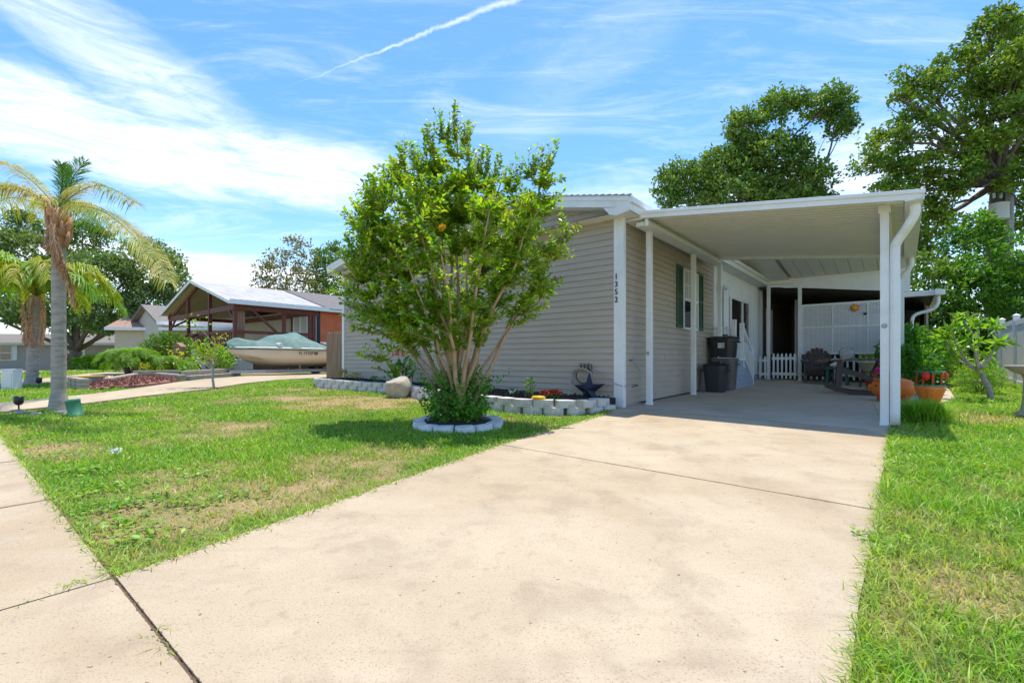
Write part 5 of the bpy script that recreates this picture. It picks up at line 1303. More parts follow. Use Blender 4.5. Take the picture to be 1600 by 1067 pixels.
# vine covered undergrowth behind the fence
for i, (els, lab, mt) in enumerate((
        ([E(1530, 400, 17.5, 1.2, 1.4), E(1500, 450, 17, 1.3, 1.1), E(1560, 470, 17, 1.3, 1.1), E(1520, 360, 17.5, .7, .8)], 'tall vine covered shrub mass in front of the utility pole', 'lf_vine'),
        ([E(1445, 450, 18, 1.0, 1.4), E(1440, 520, 17.5, 1.1, 1.0), E(1475, 500, 17.5, .9, 1.1)], 'dark green overgrown shrub right of the carport', 'lf_oak2'),
        ([E(1605, 455, 18, 1.2, 1.2), E(1610, 500, 18, 1.5, 1.2)], 'leafy shrub behind the vinyl fence at the right edge', 'lf_vine'),
        ([E(1480, 550, 16.5, 1.0, .75), E(1525, 540, 16.8, 1.0, .8), E(1440, 560, 16, .8, .7)], 'low dense green shrub at the end of the side lawn', 'lf_vine'))):
    c = els[0][0]; broadleaf('overgrown_shrub', lab, (c[0], c[1], g(c[0], c[1])), (c[0], c[1], .5), .08, els, ('bark', mt), .13, 7, 22, .22, 400 + i, 'overgrown shrubs behind the side yard', cat='shrub', hollow=.45, aspect=.6)
# ------------------------------------------------------------------ right yard
# plumeria sapling
p = Vector((9.0, 8.95, g(9, 8.95))); t = thing('plumeria_tree', 'small plumeria tree with a pale leaning trunk on the side lawn', 'tree', tuple(p))
m = MB(); f1 = at(1528, 580, 8.95); limb(m, p - Vector((0, 0, .04)), at(1535, 583, 8.95), .055, .04, .02, 6, 8); tips = []
for px, py, dd in ((1490, 515, .1), (1505, 500, -.2), (1530, 505, .2), (1555, 510, 0), (1560, 535, -.2), (1475, 530, .3), (1515, 535, -.4), (1540, 560, .3), (1490, 560, .2)):
    q = at(px, py, 8.95 + dd); limb(m, f1, q, .025, .012, .12, 6, 6); tips.append(q)
m.build('trunk', 'palmbark', t); rng = np.random.default_rng(6); Ls = []
for q in tips:
    n = 26; D = rdir(n, .25); Ls.append(leaves(np.array(q)[None] + rng.normal(size=(n, 3)) * .05, D, rdir(n, 1.2), .22 * (.7 + .5 * rng.random(n)), .065, .15))
V, F = join(Ls); np_mesh('crown', V, F, 'lf_bright', t)
# round shrub, tall grass clump
def bush(name, label, x, y, r, n, l, mat, seed, cat='shrub', zc_=None, group=None, aspect=.5):
    z = g(x, y); t = thing(name, label, cat, (x, y, z), 0, group); m = MB()
    for k in range(6):
        a = k * 1.05; m.tube([(x, y, z - .03), (x + r[0] * .4 * math.cos(a), y + r[1] * .4 * math.sin(a), z + r[2])], [.015, .005], 5)
    m.build('stem', 'bark', t); bush_mesh((x, y, z + r[2] * .95), r, n, l, mat, 'foliage', t, seed, aspect)
    return t
bush('round_shrub', 'small round bright green shrub behind the plumeria trunk', 9.9, 10.1, (.42, .4, .36), 2600, .06, 'lf_bright', 61, aspect=.25)
bush('yellow_shrub', 'lime yellow rounded shrub crown behind the plumeria', 10.9, 12.6, (.85, .7, .75), 3200, .11, 'lf_bright', 62, aspect=.3)
bush('leafy_shrub', 'deep green leafy shrub beside the carport rear posts', 9.6, 11.6, (.6, .6, .8), 2600, .11, 'lf_under', 63)
bush('leafy_shrub', 'deep green trailing shrub immediately right of the pig planter', 8.6, 10.3, (.45, .5, .55), 1800, .10, 'lf_under', 64)
p = (5.42, 6.25); rng = np.random.default_rng(77)
tuft((p[0], p[1], g(*p)), 1500, .36, .30, .010, 'grass', 'grass_clump', None, (p[0], p[1], g(*p)), .9, 'tall fine bright green grass clump at the foot of the white post', 'grass clump')
p = (5.85, 6.9); tuft((p[0], p[1], g(*p)), 700, .30, .35, .010, 'grass', 'grass_clump', None, (p[0], p[1], g(*p)), .9, 'darker grass clump below the orange planter', 'grass clump')
# orange planter sculpture
px_, py_ = 6.35, 7.25; z0 = g(px_, py_); pl = thing('garden_planter', 'orange scalloped planter with red blooms and green leaves on the side lawn', 'planter', (px_, py_, z0))
T = WM[pl.name] @ Matrix.Scale(.9, 4)
m = MB(T)
n = 40; prof = [(.10, .0), (.13, .08), (.165, .20), (.19, .27), (.195, .33), (.18, .34), (.16, .30)]
vs = []
for r_, z in prof:
    for k in range(n):
        a = 2 * math.pi * k / n; rr_ = r_ * (1 + (.07 * abs(math.sin(a * 3.5)) if z > .05 else 0)); vs.append((rr_ * math.cos(a), rr_ * math.sin(a), z + .12))
m.add(vs, [(i * n + k, i * n + (k + 1) % n, (i + 1) * n + (k + 1) % n, (i + 1) * n + k) for i in range(len(prof) - 1) for k in range(n)] + [tuple(range(n))[::-1]], True)
m.build('bowl', 'terracotta', pl)
m = MB(T); m.lathe([(.10, 0), (.13, .02), (.12, .14), (.09, .15)], (0, 0, 0), 20); m.build('base', 'lf_under', pl)
m = MB(T)
for k in range(9):
    a = k * 2 * math.pi / 9; c, s_ = math.cos(a), math.sin(a); m.beam((c * .175, s_ * .175, .44), (c * .185, s_ * .185, .68), .035, .02, up=(c, s_, 0))
m.build('upright', 'terra_d', pl)
m = MB(T); m.tube([(.19 * math.cos(a), .19 * math.sin(a), .69) for a in np.linspace(0, 6.283, 25)], .014, 6); m.tube([(.185 * math.cos(a), .185 * math.sin(a), .46) for a in np.linspace(0, 6.283, 25)], .022, 6); m.build('hoop', 'boxgreen', pl)
bush_mesh(T @ Vector((0, 0, .55)), (.14, .14, .13), 500, .08, 'lf_under', 'foliage', pl, 9)
for s_, y_ in ((-.155, .0), (.15, -.02)):
    m = MB(T); m.lathe([(.005, -.075), (.045, -.05), (.055, 0), (.04, .05), (.01, .075)], (s_, -.10, .62), 14); m.build('bloom', 'red', pl)
m = MB(T)
for x in (-.035, .06): m.lathe([(.003, -.02), (.02, -.01), (.02, .01), (.003, .02)], (x, -.175, .53), 10)
m.build('button', 'whitep', pl)
# vinyl fence
vf = thing('vinyl_fence', 'pale grey vinyl privacy fence with capped posts along the right side', 'fence', tuple(hw(5.8, 11, gh(5.8, 11))), TH)
zft = lambda b: (gh(5.8, b) + 1.80)
bs = [6.6, 9.0, 11.4, 13.8, 16.2, 18.6]
for b0, b1 in zip(bs[:-1], bs[1:]):
    m = MB(H); b = b0 + .06
    while b < b1 - .06:
        m.box(5.79, 5.82, b, min(b + .148, b1 - .05), gh(5.8, b) + .06, zft(b0) - .04); b += .152
    m.box(5.775, 5.835, b0 + .05, b1 - .05, zft(b0) - .16, zft(b0) - .03); m.box(5.775, 5.835, b0 + .05, b1 - .05, gh(5.8, b0) + .04, gh(5.8, b0) + .18)
    m.build('panel', 'pvc', vf)
for b in bs:
    m = MB(H); z0 = gh(5.8, b); z1 = zft(b) + .04; m.box(5.74, 5.87, b - .065, b + .065, z0, z1); m.build('post', 'pvc', vf)
    m = MB(H); m.box(5.725, 5.885, b - .08, b + .08, z1, z1 + .025); m.add([(5.73, b - .075, z1 + .025), (5.88, b - .075, z1 + .025), (5.88, b + .075, z1 + .025), (5.73, b + .075, z1 + .025), (5.805, b, z1 + .075)], [(0, 1, 4), (1, 2, 4), (2, 3, 4), (3, 0, 4)]); m.build('post_cap', 'whitep', vf)
m = MB(H); m.beam((5.45, 12.6, gh(5.4, 12.6) + .03), (5.55, 9.4, gh(5.4, 9.4) + .25), .04, .04); m.build('pvc_pipe', 'whitep', tagd=dict(label='loose white pipe lying at the foot of the vinyl fence', cat='pipe'))
# bird bath
p = (7.33, 6.75); z = g(*p); t = thing('bird_bath', 'weathered stone bird bath cut by the right edge of the picture', 'bird bath', (p[0], p[1], z))
m = MB(WM[t.name]); m.lathe([(.17, 0), (.17, .05), (.11, .09), (.085, .2), (.075, .42), (.07, .55), (.10, .62)], (0, 0, 0), 24); m.build('pedestal', 'stone', t)
m = MB(WM[t.name]); m.lathe([(.06, .60), (.16, .63), (.25, .70), (.27, .735), (.25, .74), (.15, .69), (.01, .68)], (0, 0, 0), 28); m.build('bowl', 'stone', t)
m = MB(H); m.box(4.6, 5.4, 10.2, 10.6, gh(5, 10.2) - .05, gh(5, 10.2) + .16); m.build('concrete_bench', 'stone', tagd=dict(label='low grey concrete block at the end of the side path', cat='block'))
# plant hooks
m = MB(); a_ = at(1462, 600, 11.5); 
m.tube([Vector((a_.x, 11.5, g(a_.x, 11.5)))] + [at(1452, 545, 11.5), at(1453, 533, 11.5), at(1458, 528, 11.5), at(1464, 531, 11.5), at(1463, 538, 11.5)], .012, 6)
m.build('plant_hook', 'galv', tagd=dict(label='thin grey shepherd hook in front of the dark shrubs', cat='plant hook'))
# utility pole
d = 19.5; x_ = at(1576, 0, d).x; t = thing('utility_pole', 'wooden utility pole with a grey transformer above the shrubs', 'utility pole', (x_, d, g(x_, d)))
m = MB(); m.tube([(x_, d, g(x_, d) - .1), (x_, d, 3.), tuple(at(1578, 268, d))], [.17, .15, .13], 14); m.build('pole', 'pole', t)
m = MB(); c = at(1561, 331, d - .05); m.lathe([(.30, -.33), (.32, -.30), (.32, .28), (.34, .29), (.34, .32), (.15, .37)], tuple(c), 22, sx=.95, sy=.95); m.build('transformer', 'trafo', t)
for q in (1553, 1564): m = MB(); c = at(q, 306, d - .05); m.lathe([(.03, -.1), (.06, -.04), (.035, 0), (.06, .04), (.03, .12)], tuple(c), 10); m.build('insulator', 'trafo', t)
m = MB()
c = at(1563, 285, d); m.lathe([(.04, -.25), (.06, -.2), (.06, .15), (.03, .2)], tuple(c), 10); m.build('insulator', 'trafo', t)
m = MB(); m.beam(at(1535, 292, d), at(1578, 275, d), .05, .05); m.build('bracket', 'pole', t)
m = MB()
for (x0, y0, d0, x1, y1, d1) in ((1535, 290, d, 1430, 318, 26), (1430, 318, 26, 1300, 330, 30), (1578, 285, d, 1680, 340, 16), (1578, 300, d, 1640, 330, 17)):
    P = [at(x0, y0, d0).lerp(at(x1, y1, d1), u) - Vector((0, 0, .25 * math.sin(math.pi * u))) for u in np.linspace(0, 1, 9)]; m.tube(P, .016, 5)
m.build('wire', 'cable', t)

# ------------------------------------------------------------------ left side: small things
m = MB(Matrix.Translation((-5.93, 6.5, g(-5.9, 6.5))) @ Matrix.Rotation(R(-14), 4, 'Y')); t = thing('utility_pedestal', 'small green utility pedestal leaning beside the tall palm', 'utility box', (-5.93, 6.5, g(-5.9, 6.5)))
m.lathe([(.095, -.03), (.095, .02), (.083, .03), (.08, .20), (.085, .21), (.083, .235), (.05, .245)], (0, 0, 0), 20); m.build('body', 'boxgreen', t)
for k, (x, y, r_) in enumerate(((-6.35, 6.75, .14), (-6.15, 6.62, .1), (-6.9, 6.72, .12), (-7.15, 6.6, .10), (-6.6, 6.62, .12))):
    rock('flat_stone', 'flat tan stone edging the bare soil at the tall palm', (x, y, g(x, y) + .01), (r_, r_ * .6, .045), 'rock', 40 + k, sub=2, group='flat stones at the tall palm')
def gp_light(x, y, label):
    z = g(x, y); t = thing('path_light', label, 'light', (x, y, z)); T = WM[t.name]
    m = MB(T); m.tube([(0, 0, -.05), (0, 0, .12)], .01, 8); m.build('stake', 'black', t)
    m = MB(T); m.lathe([(.03, .10), (.055, .13), (.06, .22), (.045, .23)], (0, 0, 0), 14); m.build('lamp_head', 'black', t)
gp_light(-7.18, 6.95, 'small black spotlight at the base of the tall palm'); gp_light(-10.9, 11.0, 'tiny black spotlight beside the shorter palm')
m = MB(Matrix.Translation((-11.0, 10.5, g(-11, 10.5)))); m.box(-.13, .13, -.1, .1, 0, .42); m.box(-.14, .14, -.11, .11, .42, .45); m.box(-.10, .10, -.108, -.10, .05, .36)
m.build('utility_box', 'pvc', bevel=.01, tagd=dict(label='pale grey upright utility box left of the shorter palm', cat='utility box'))
m = MB(Matrix.Translation((-11.15, 12.55, g(-11, 12.5)))); m.box(-.32, .3, -.2, .2, 0, .14); o = m.build('meter_box', 'stone', bevel=.01, tagd=dict(label='low grey box with a yellow lid behind the tall palm', cat='utility box'))
m = MB(Matrix.Translation((-11.15, 12.55, g(-11, 12.5)))); m.box(-.33, .31, -.21, .21, .142, .175); lid = m.build('lid', 'yellow', o)
# red mulch bed with stone edging
rb = [(-8.95, 10.3), (-8.75, 11.4), (-8.85, 12.3), (-9.2, 13.2), (-10.6, 14.2), (-11.4, 13.6), (-10.3, 11.8), (-9.6, 10.7)]
m = MB(); m.slab(rb, lambda x, y: g(x, y) + .05, .1); tag(m.build('red_mulch', 'redmulch'), 'red mulch bed beside the neighbouring drive', 'mulch', kind='stuff')
rng = np.random.default_rng(13); A = rng.uniform(-11.4, -8.7, 2600); B = rng.uniform(10.3, 14.2, 2600); k = inpoly(A, B, rb); A, B = A[k], B[k]
V, F = leaves(np.stack([A, B, G(A, B) + .055], 1), rdir(len(A), .3), rdir(len(A), .4), .11, .045); tag(np_mesh('red_mulch_chips', V, F, 'redmulch'), 'loose red bark chips on the bed beside the drive', 'mulch', kind='stuff')
def timber(name, label, p, q, z, w=.14, h=.13, mat='timber', group=None, cat='edging'):
    m = MB(); a = Vector((p[0], p[1], g(*p) + z)); b = Vector((q[0], q[1], g(*q) + z)); m.beam(a, b, w, h); return m.build(name, mat, bevel=.012, tagd=dict(label=label, cat=cat, group=group))
timber('landscape_timber', 'pale timber along the back of the red mulch bed', (-10.2, 12.0), (-11.2, 14.2), .09)
timber('landscape_timber', 'short timber at the far end of the red mulch bed', (-9.2, 13.35), (-10.6, 14.3), .10)
timber('landscape_timber', 'lower grey timber beside the drive in front of the boat', (-9.1, 13.4), (-8.75, 15.3), .07)
timber('landscape_timber', 'upper grey timber beside the drive in front of the boat', (-9.3, 13.5), (-8.95, 15.3), .20)
timber('landscape_timber', 'brown timber at the foot of the pygmy palm', (-11.9, 15.0), (-10.9, 15.6), .12)
for j in range(3):
    for k in range(3):
        x, y = -9.4 - .30 * k, 10.45 + .22 * k; m = MB(Matrix.Translation((x, y, g(x, y) + .085 * j)) @ Matrix.Rotation(R(140), 4, 'Z')); m.box(-.17, .17, -.09, .09, 0, .08)
        m.build('retaining_block', 'timber', bevel=.012, tagd=dict(label='weathered stacked block at the near end of the red mulch bed', cat='block', group='stacked blocks at the red mulch bed'))
# citrus sapling with stake
x, y = -6.75, 10.8; z = g(x, y); t = thing('citrus_sapling', 'spindly citrus sapling with yellow leaves in front of the boat trailer', 'tree', (x, y, z)); m = MB()
limb(m, (x, y, z - .03), (x - .02, y, z + .62), .03, .02, .02); rng = np.random.default_rng(17); random.seed(5); Ls = []
for k in range(15):
    q = (x - .15 + rng.normal() * .22, y + rng.normal() * .2, z + .85 + rng.normal() * .2); limb(m, (x - .02, y, z + .5), q, .01, .004, .15, 5, 5)
    n = 26; D = rdir(n, .2); Ls.append(leaves(np.array(q)[None] + rng.normal(size=(n, 3)) * .09, D, rdir(n, .8), .085, .042))
m.build('trunk', 'pole', t); V, F = join(Ls); k = len(F) * 2 // 3; k -= k % 2; np_mesh('crown', V[:k * 2], F[:k], 'lf_bright', t); V2 = V[k * 2:]; F2 = F[k:] - k * 2; np_mesh('yellow_leaves', V2, F2, 'lf_yel', t)
# ------------------------------------------------------------------ boat on trailer
Bo = Matrix.Translation((-9.05, 15.1, g(-9, 15.1))) @ Matrix.Rotation(TH, 4, 'Z')      # local y = towards the stern
def boat():
    o = tuple(Bo.translation); t = thing('motor_boat', 'beige open motor boat under a green tarp on a trailer beside the orange house', 'boat', o, TH)
    zt = .40 - Bo.translation.z; L = 5.4; n = 22; V = []; S = []
    for i in range(n):
        u = i / (n - 1); y = u * L
        hb = .95 * min(1, (u / .42 + .02)) ** .62                      # half beam
        gz = zt - .04 * u                                               # gunwale
        kz = zt - .64 - .0 * u if u > .32 else zt - .64 + .52 * (1 - u / .32) ** 2.2   # keel sweeps up to the bow
        cz = kz + .20; ch = hb * .82
        sec = [(hb, gz), (hb * .985, gz - .12), (hb * .95, gz - .28), (ch, max(cz, kz + .04)), (ch * .5, kz + .09), (0, kz)]
        if u < .02: sec = [(.02, gz), (.02, gz - .02), (.02, gz - .04), (.02, gz - .06), (.01, gz - .08), (0, gz - .1)]
        ring = [(x, y, z) for x, z in sec] + [(-x, y, z) for x, z in sec[-2::-1]]; S.append(ring)
    k = len(S[0]); V = [v for r_ in S for v in r_]
    F = [(i * k + j, i * k + j + 1, (i + 1) * k + j + 1, (i + 1) * k + j) for i in range(n - 1) for j in range(k - 1)] + [tuple((n - 1) * k + j for j in range(k))]
    m = MB(Bo); m.add(V, F, True); m.build('hull', 'hull', t)
    m = MB(Bo); m.add([V[i * k] for i in range(n)] + [V[i * k + k - 1] for i in range(n)], [(i, i + 1, n + i + 1, n + i) for i in range(n - 1)]); m.build('deck', 'hullw', t)
    for s_ in (1, -1):
        m = MB(Bo); m.tube([(s_ * (abs(S[i][0][0]) + .012), S[i][0][1], S[i][0][2] + .01) for i in range(n)], .03, 8); m.build('rub_rail', 'hullw', t)
        m = MB(Bo); m.tube([(s_ * (abs(S[i][0][0]) + .006), S[i][0][1], S[i][0][2] - .035) for i in range(n)], .012, 6); m.build('rub_strip', 'black', t)
    # tarp draped over the front half
    rr = np.random.default_rng(5); ny, nx = 34, 15; TV = []
    for i in range(ny):
        v = i / (ny - 1); y = .0 + v * 3.35; u = y / L; hb = .95 * min(1, (u / .42 + .02)) ** .62 + .03
        for j in range(nx):
            w = -1 + 2 * j / (nx - 1); x = w * hb
            ridge = .12 + .16 * math.exp(-((v - .16) / .13) ** 2) + .38 * math.exp(-((v - .62) / .23) ** 2) + .12 * math.exp(-((v - .45) / .1) ** 2)
            ridge *= 1 - max(0, (v - .78) / .22) ** 1.5 * .85
            z = zt + .02 + ridge * (1 - abs(w) ** 1.9) + .045 * math.sin(7 * v * 3 + 4 * w) * (1 - abs(w)) + .03 * math.sin(23 * v - 6 * w) * (1 - w * w)
            if abs(w) > .9: z -= .05 + .03 * math.sin(v * 20)
            TV.append((x * (1.03 if abs(w) > .9 else 1), y, z))
    m = MB(Bo); m.add(TV, [(i * nx + j, i * nx + j + 1, (i + 1) * nx + j + 1, (i + 1) * nx + j) for i in range(ny - 1) for j in range(nx - 1)], True); m.build('tarp', 'tarp', t)
    m = MB(Bo)
    for k_ in range(3): m.tube([(.3 + .1 * k_, 3.0, zt + .25), (.75 + .05 * k_, 3.35 + .12 * k_, zt + .06)], .012, 5)
    m.tube([(.55, 1.35, zt + .12), (.75, 1.4, zt + .10)], [.06, .07], 12); m.build('tie_strap', 'hullw', t)
    # registration number
    vs, fs = text_mesh('FL 711LF 88', .135, .004)
    m = MB(Bo); m.add(vs, fs, T=Matrix.Translation((.985, 2.2, zt - .17)) @ Matrix.Rotation(R(90), 4, 'Z') @ Matrix.Rotation(R(84), 4, 'X')); m.build('registration_number', 'iron', t)
    # console rail and seat towards the stern
    m = MB(Bo); m.box(-.3, .45, 4.3, 5.0, zt, zt + .18); m.build('seat_box', 'hull', t, bevel=.03)
    m = MB(Bo); m.box(-.1, .4, 4.5, 4.9, zt + .18, zt + .30); m.build('cushion', 'hullw', t, bevel=.04)
    m = MB(Bo); m.tube([(.35, 4.4, zt + .2), (.35, 4.38, zt + .62), (.33, 4.45, zt + .72), (.33, 4.85, zt + .72), (.35, 4.92, zt + .62), (.35, 4.9, zt + .2)], .018, 8); m.build('console_rail', 'hullw', t)
boat()
tr = thing('boat_trailer', 'galvanised boat trailer with a raised winch post under the beige boat', 'trailer', tuple(Bo.translation), TH)
m = MB(Bo)
for s_ in (-.55, .55): m.beam((s_ * .5, .0, .16), (s_, 1.0, .16), .08, .1); m.beam((s_, 1.0, .16), (s_, 5.2, .18), .08, .1)
m.beam((0, -1.0, .16), (0, .2, .16), .09, .1); m.beam((-.3, .05, .16), (.3, .05, .16), .08, .08)
for y in (1.4, 3.0, 4.6): m.beam((-.6, y, .17), (.6, y, .17), .07, .07)
for y in (2.2, 4.4):
    for s_ in (-.4, .4): m.beam((s_, y, .2), (s_ * .9, y, .36), .06, .06)
m.build('frame', 'galv', tr)
m = MB(Bo); m.beam((.0, -.55, .16), (.02, -1.12 + .2, .82), .10, .07, up=(1, 0, 0)); m.beam((0, -.3, .18), (.0, -.75, .55), .05, .05); m.beam((-.16, -.62, .0), (0, -.58, .25), .04, .04); m.beam((.16, -.5, .0), (0, -.55, .25), .04, .04); m.build('winch_post', 'galv', tr)
for s_ in (-.78, .78):
    m = MB(Bo); m.lathe([(.20, -.08), (.27, -.07), (.28, 0), (.27, .07), (.20, .08)], (0, 0, 0), 24, T=Matrix.Translation((s_, 3.4, .28)) @ Matrix.Rotation(R(90), 4, 'Y')); w_ = m.build('wheel', 'tyre', tr)
    m = MB(Bo); m.lathe([(.05, -.085), (.19, -.07), (.19, .07), (.05, .085)], (0, 0, 0), 20, T=Matrix.Translation((s_, 3.4, .28)) @ Matrix.Rotation(R(90), 4, 'Y')); m.build('rim', 'galv', w_)
# wooden fence stub between the boat and the house corner
wf = thing('wooden_fence', 'weathered brown board fence beside the far corner of the beige house', 'fence', tuple(hw(-8.2, .1, gh(-8.2, .1))), TH)
for k in range(7):
    a = -8.0 - .145 * k; m = MB(H); z0 = gh(a, .1); zt = .78 - .01 * (k % 2)
    m.add([(x, y, z) for y in (.08, .10) for x, z in ((a - .068, z0), (a + .068, z0), (a + .068, zt - .04), (a + .04, zt), (a - .04, zt), (a - .068, zt - .04))],
          [(0, 1, 2, 3, 4, 5), (11, 10, 9, 8, 7, 6)] + [(i, (i + 1) % 6, (i + 1) % 6 + 6, i + 6) for i in range(6)]); m.build('board', 'wood', wf)
m = MB(H); m.box(-8.95, -7.95, .10, .14, -.3, -.2); m.build('rail', 'wood', wf); m = MB(H); m.box(-8.95, -7.95, .10, .14, .4, .5); m.build('rail', 'wood', wf)
# ------------------------------------------------------------------ neighbour's orange house with porch
def nb_house():
    z0 = -.62; t = thing('orange_house', 'orange lap sided house with a maroon timber porch and a metal gable roof', 'house', (-12.4, 21.4, z0), TH)
    def b(name, mat, *boxes, bevel=0):
        m = MB(N_)
        for q in boxes: m.box(*q)
        return m.build(name, mat, t, bevel=bevel)
    EZ, RZ, AM, SL = 2.62, 3.98, -4.6, 0
    def rf(a): return RZ - (RZ - EZ) * abs(a - AM) / 4.75
    def slope(name, mat, a0, a1, b0, b1, lift, th, rib=0):
        m = MB(N_)
        m.add([(a, bb, rf(a) + lift + dz) for dz in (0, -th) for a, bb in ((a0, b0), (a1, b0), (a1, b1), (a0, b1))],
              [(0, 1, 2, 3), (7, 6, 5, 4), (0, 4, 5, 1), (1, 5, 6, 2), (2, 6, 7, 3), (3, 7, 4, 0)])
        if rib:
            q = b0 + .1
            while q < b1: 
                m.add([(a, bb, rf(a) + lift + dz) for dz in (.010, -.005) for a, bb in ((a0, q), (a1, q), (a1, q + .03), (a0, q + .03))], [(0, 1, 2, 3), (0, 4, 5, 1), (1, 5, 6, 2), (2, 6, 7, 3), (3, 7, 4, 0)]); q += rib
        return m.build(name, mat, t)
    slope('roof', 'metalroof', AM, .35, -.35, 4.3, .05, .05, .3); slope('roof', 'metalroof', -9.65, AM, -.35, 4.3, .05, .05, .3)
    slope('roof', 'shingle_d', AM, .4, 4.3, 16, .10, .05); slope('roof', 'shingle_d', -9.65, AM, 4.3, 16, .10, .05)
    slope('porch_ceiling', 'cream', AM, .25, -.2, 3.4, -.03, .02); slope('porch_ceiling', 'cream', -9.5, AM, -.2, 3.4, -.03, .02)
    m = MB(N_)
    for a0, a1 in ((-9.65, AM), (AM, .35)):
        m.add([(a, bb, rf(a) + dz) for dz in (.07, -.08) for a, bb in ((a0, -.40), (a1, -.40), (a1, -.36), (a0, -.36))], [(0, 1, 2, 3), (7, 6, 5, 4), (0, 4, 5, 1), (1, 5, 6, 2), (2, 6, 7, 3), (3, 7, 4, 0)])
    m.box(.35, .40, -.38, 16, EZ - .13, EZ + .08); m.build('fascia', 'white', t)
    # walls
    m = MB(N_); z = z0
    while z < EZ - .12:
        z1 = min(z + .2, EZ - .1)
        m.add([(.02, 4.0, z), (.02, 16, z), (.0, 16, z1), (.0, 4.0, z1)], [(0, 1, 2, 3)]); m.add([(.0, 4.0, z), (.0, 16, z), (.02, 16, z), (.02, 4.0, z)], [(0, 1, 2, 3)]); z += .2
    m.build('orange_wall', 'orange', t)
    b('corner_board', 'iron', (-.02, .05, 3.86, 4.0, z0, EZ - .1))
    b('front_wall', 'cream', (-9.2, -2.3, 3.6, 3.7, z0, 2.6)); b('brown_wall', 'maroon', (-2.3, -.0, 3.62, 3.75, z0, 2.55)); b('body', 'beige', (-9.2, -.03, 3.8, 15.9, z0, 2.6))
    dr = b('door_frame', 'white', (-1.9, -.35, 3.54, 3.62, .38, 2.5)); m = MB(N_); m.box(-1.72, -1.28, 3.52, 3.54, .6, 2.3); m.box(-.97, -.53, 3.52, 3.54, .6, 2.3); m.build('pane', 'blind', dr)
    wd = b('window', 'white', (.02, .06, 6.8, 8.0, .9, 2.2)); m = MB(N_); m.box(.06, .07, 6.87, 7.93, .97, 2.13); m.build('pane', 'glass', wd); b('dark_shutter', 'maroon', (.03, .06, 6.2, 6.75, .85, 2.25))
    b('deck', 'maroon', (-9.2, .05, 0.0, 3.6, .30, .38), (-9.2, .05, -.05, .0, .12, .40)); b('deck_skirt', 'maroon', (-9.2, -.05, .06, .10, z0, .3), (.0, .04, .1, 3.6, z0, .3))
    for a, bb in ((-.05, 0), (-3.05, 0), (-6.1, 0), (-9.1, 0), (-.05, 2.2), (-.05, 3.5), (-9.1, 3.5)):
        b('post', 'maroon', (a - .07, a + .07, bb - .07, bb + .07, z0, min(rf(a), 3.6) - .1 if a != -6.1 else 3.3))
    b('timber_column', 'wood', (-.55, -.25, .2, .5, .38, 2.5)); b('beam', 'maroon', (-.15, .06, -.1, 3.9, EZ - .35, EZ - .12)); b('beam', 'maroon', (-9.2, .0, 3.4, 3.58, EZ - .35, EZ - .12))
    b('beam', 'maroon', (-9.2, -9.0, -.1, 3.6, EZ - .3, EZ - .12))
    m = MB(N_); m.beam((-9.15, 0, 2.32), (.0, 0, 2.40), .10, .24); m.build('tie_beam', 'maroon', t)
    m = MB(N_); m.beam((-9.0, 0.01, 2.4), (AM - .2, 0.01, 3.75), .07, .13); m.build('truss', 'maroon', t)
    for p, q in (((-9.1, 0, 1.7), (-8.1, 0, 2.3)), ((-.05, 2.0, 1.2), (-.05, .7, 2.35)), ((-9.1, .1, 1.9), (-9.1, .8, 2.3)), ((-.2, 0, 1.9), (-.8, 0, 2.35))):
        m = MB(N_); m.beam(p, q, .07, .1); m.build('brace', 'maroon', t)
    b('railing', 'maroon', (-6.1, -.1, -.05, .05, 1.25, 1.38), (-6.1, -.1, -.03, .03, .5, .58), (-.09, .03, 0, 3.6, 1.22, 1.36), (-9.1, -6.1, -.04, .04, 1.25, 1.33), (-9.1, -6.1, -.03, .03, .5, .58))
    m = MB(N_)
    for k in range(42): a = -9.05 + k * .215; m.box(a - .02, a + .02, -.02, .02, .5, 1.3)
    for k in range(8): bb = 2.1 + k * .2; m.box(-.05, -.01, bb - .02, bb + .02, .45, 1.25)
    m.build('baluster', 'maroon', t)
    # stairs coming down in front
    m = MB(N_)
    for k in range(5): m.box(-6.0, -4.6, -.35 - k * .3, -.05 - k * .3, .20 - .19 * k - .05, .20 - .19 * k)
    m.build('stair', 'maroon', t)
    m = MB(N_); m.beam((-4.6, -.05, 1.3), (-4.6, -1.6, .55), .07, .12); m.beam((-4.6, -.05, .95), (-4.6, -1.6, .2), .05, .07); m.beam((-4.6, -.05, .6), (-4.6, -1.6, -.15), .05, .07); m.beam((-6.0, -.05, 1.3), (-6.0, -1.6, .55), .07, .12)
    m.build('stair_rail', 'maroon', t)
    b('stair_post', 'maroon', (-4.68, -4.52, -1.68, -1.52, -.65, .62)); b('stair_post', 'maroon', (-6.08, -5.92, -1.68, -1.52, -.65, .62))
nb_house()
m = MB(N_); m.box(.5, 1.4, -1.2, -.9, -.6, .15); m.box(.45, 1.45, -1.22, -.88, .15, .2); m.build('storage_box', 'orange', tagd=dict(label='orange panel of a storage box behind the boat bow', cat='storage box'))
m = MB(N_); m.box(1.7, 2.6, -.8, -.3, -.6, .05); m.build('air_conditioner', 'galv', bevel=.03, tagd=dict(label='grey equipment box between the orange box and the boat keel', cat='equipment'))
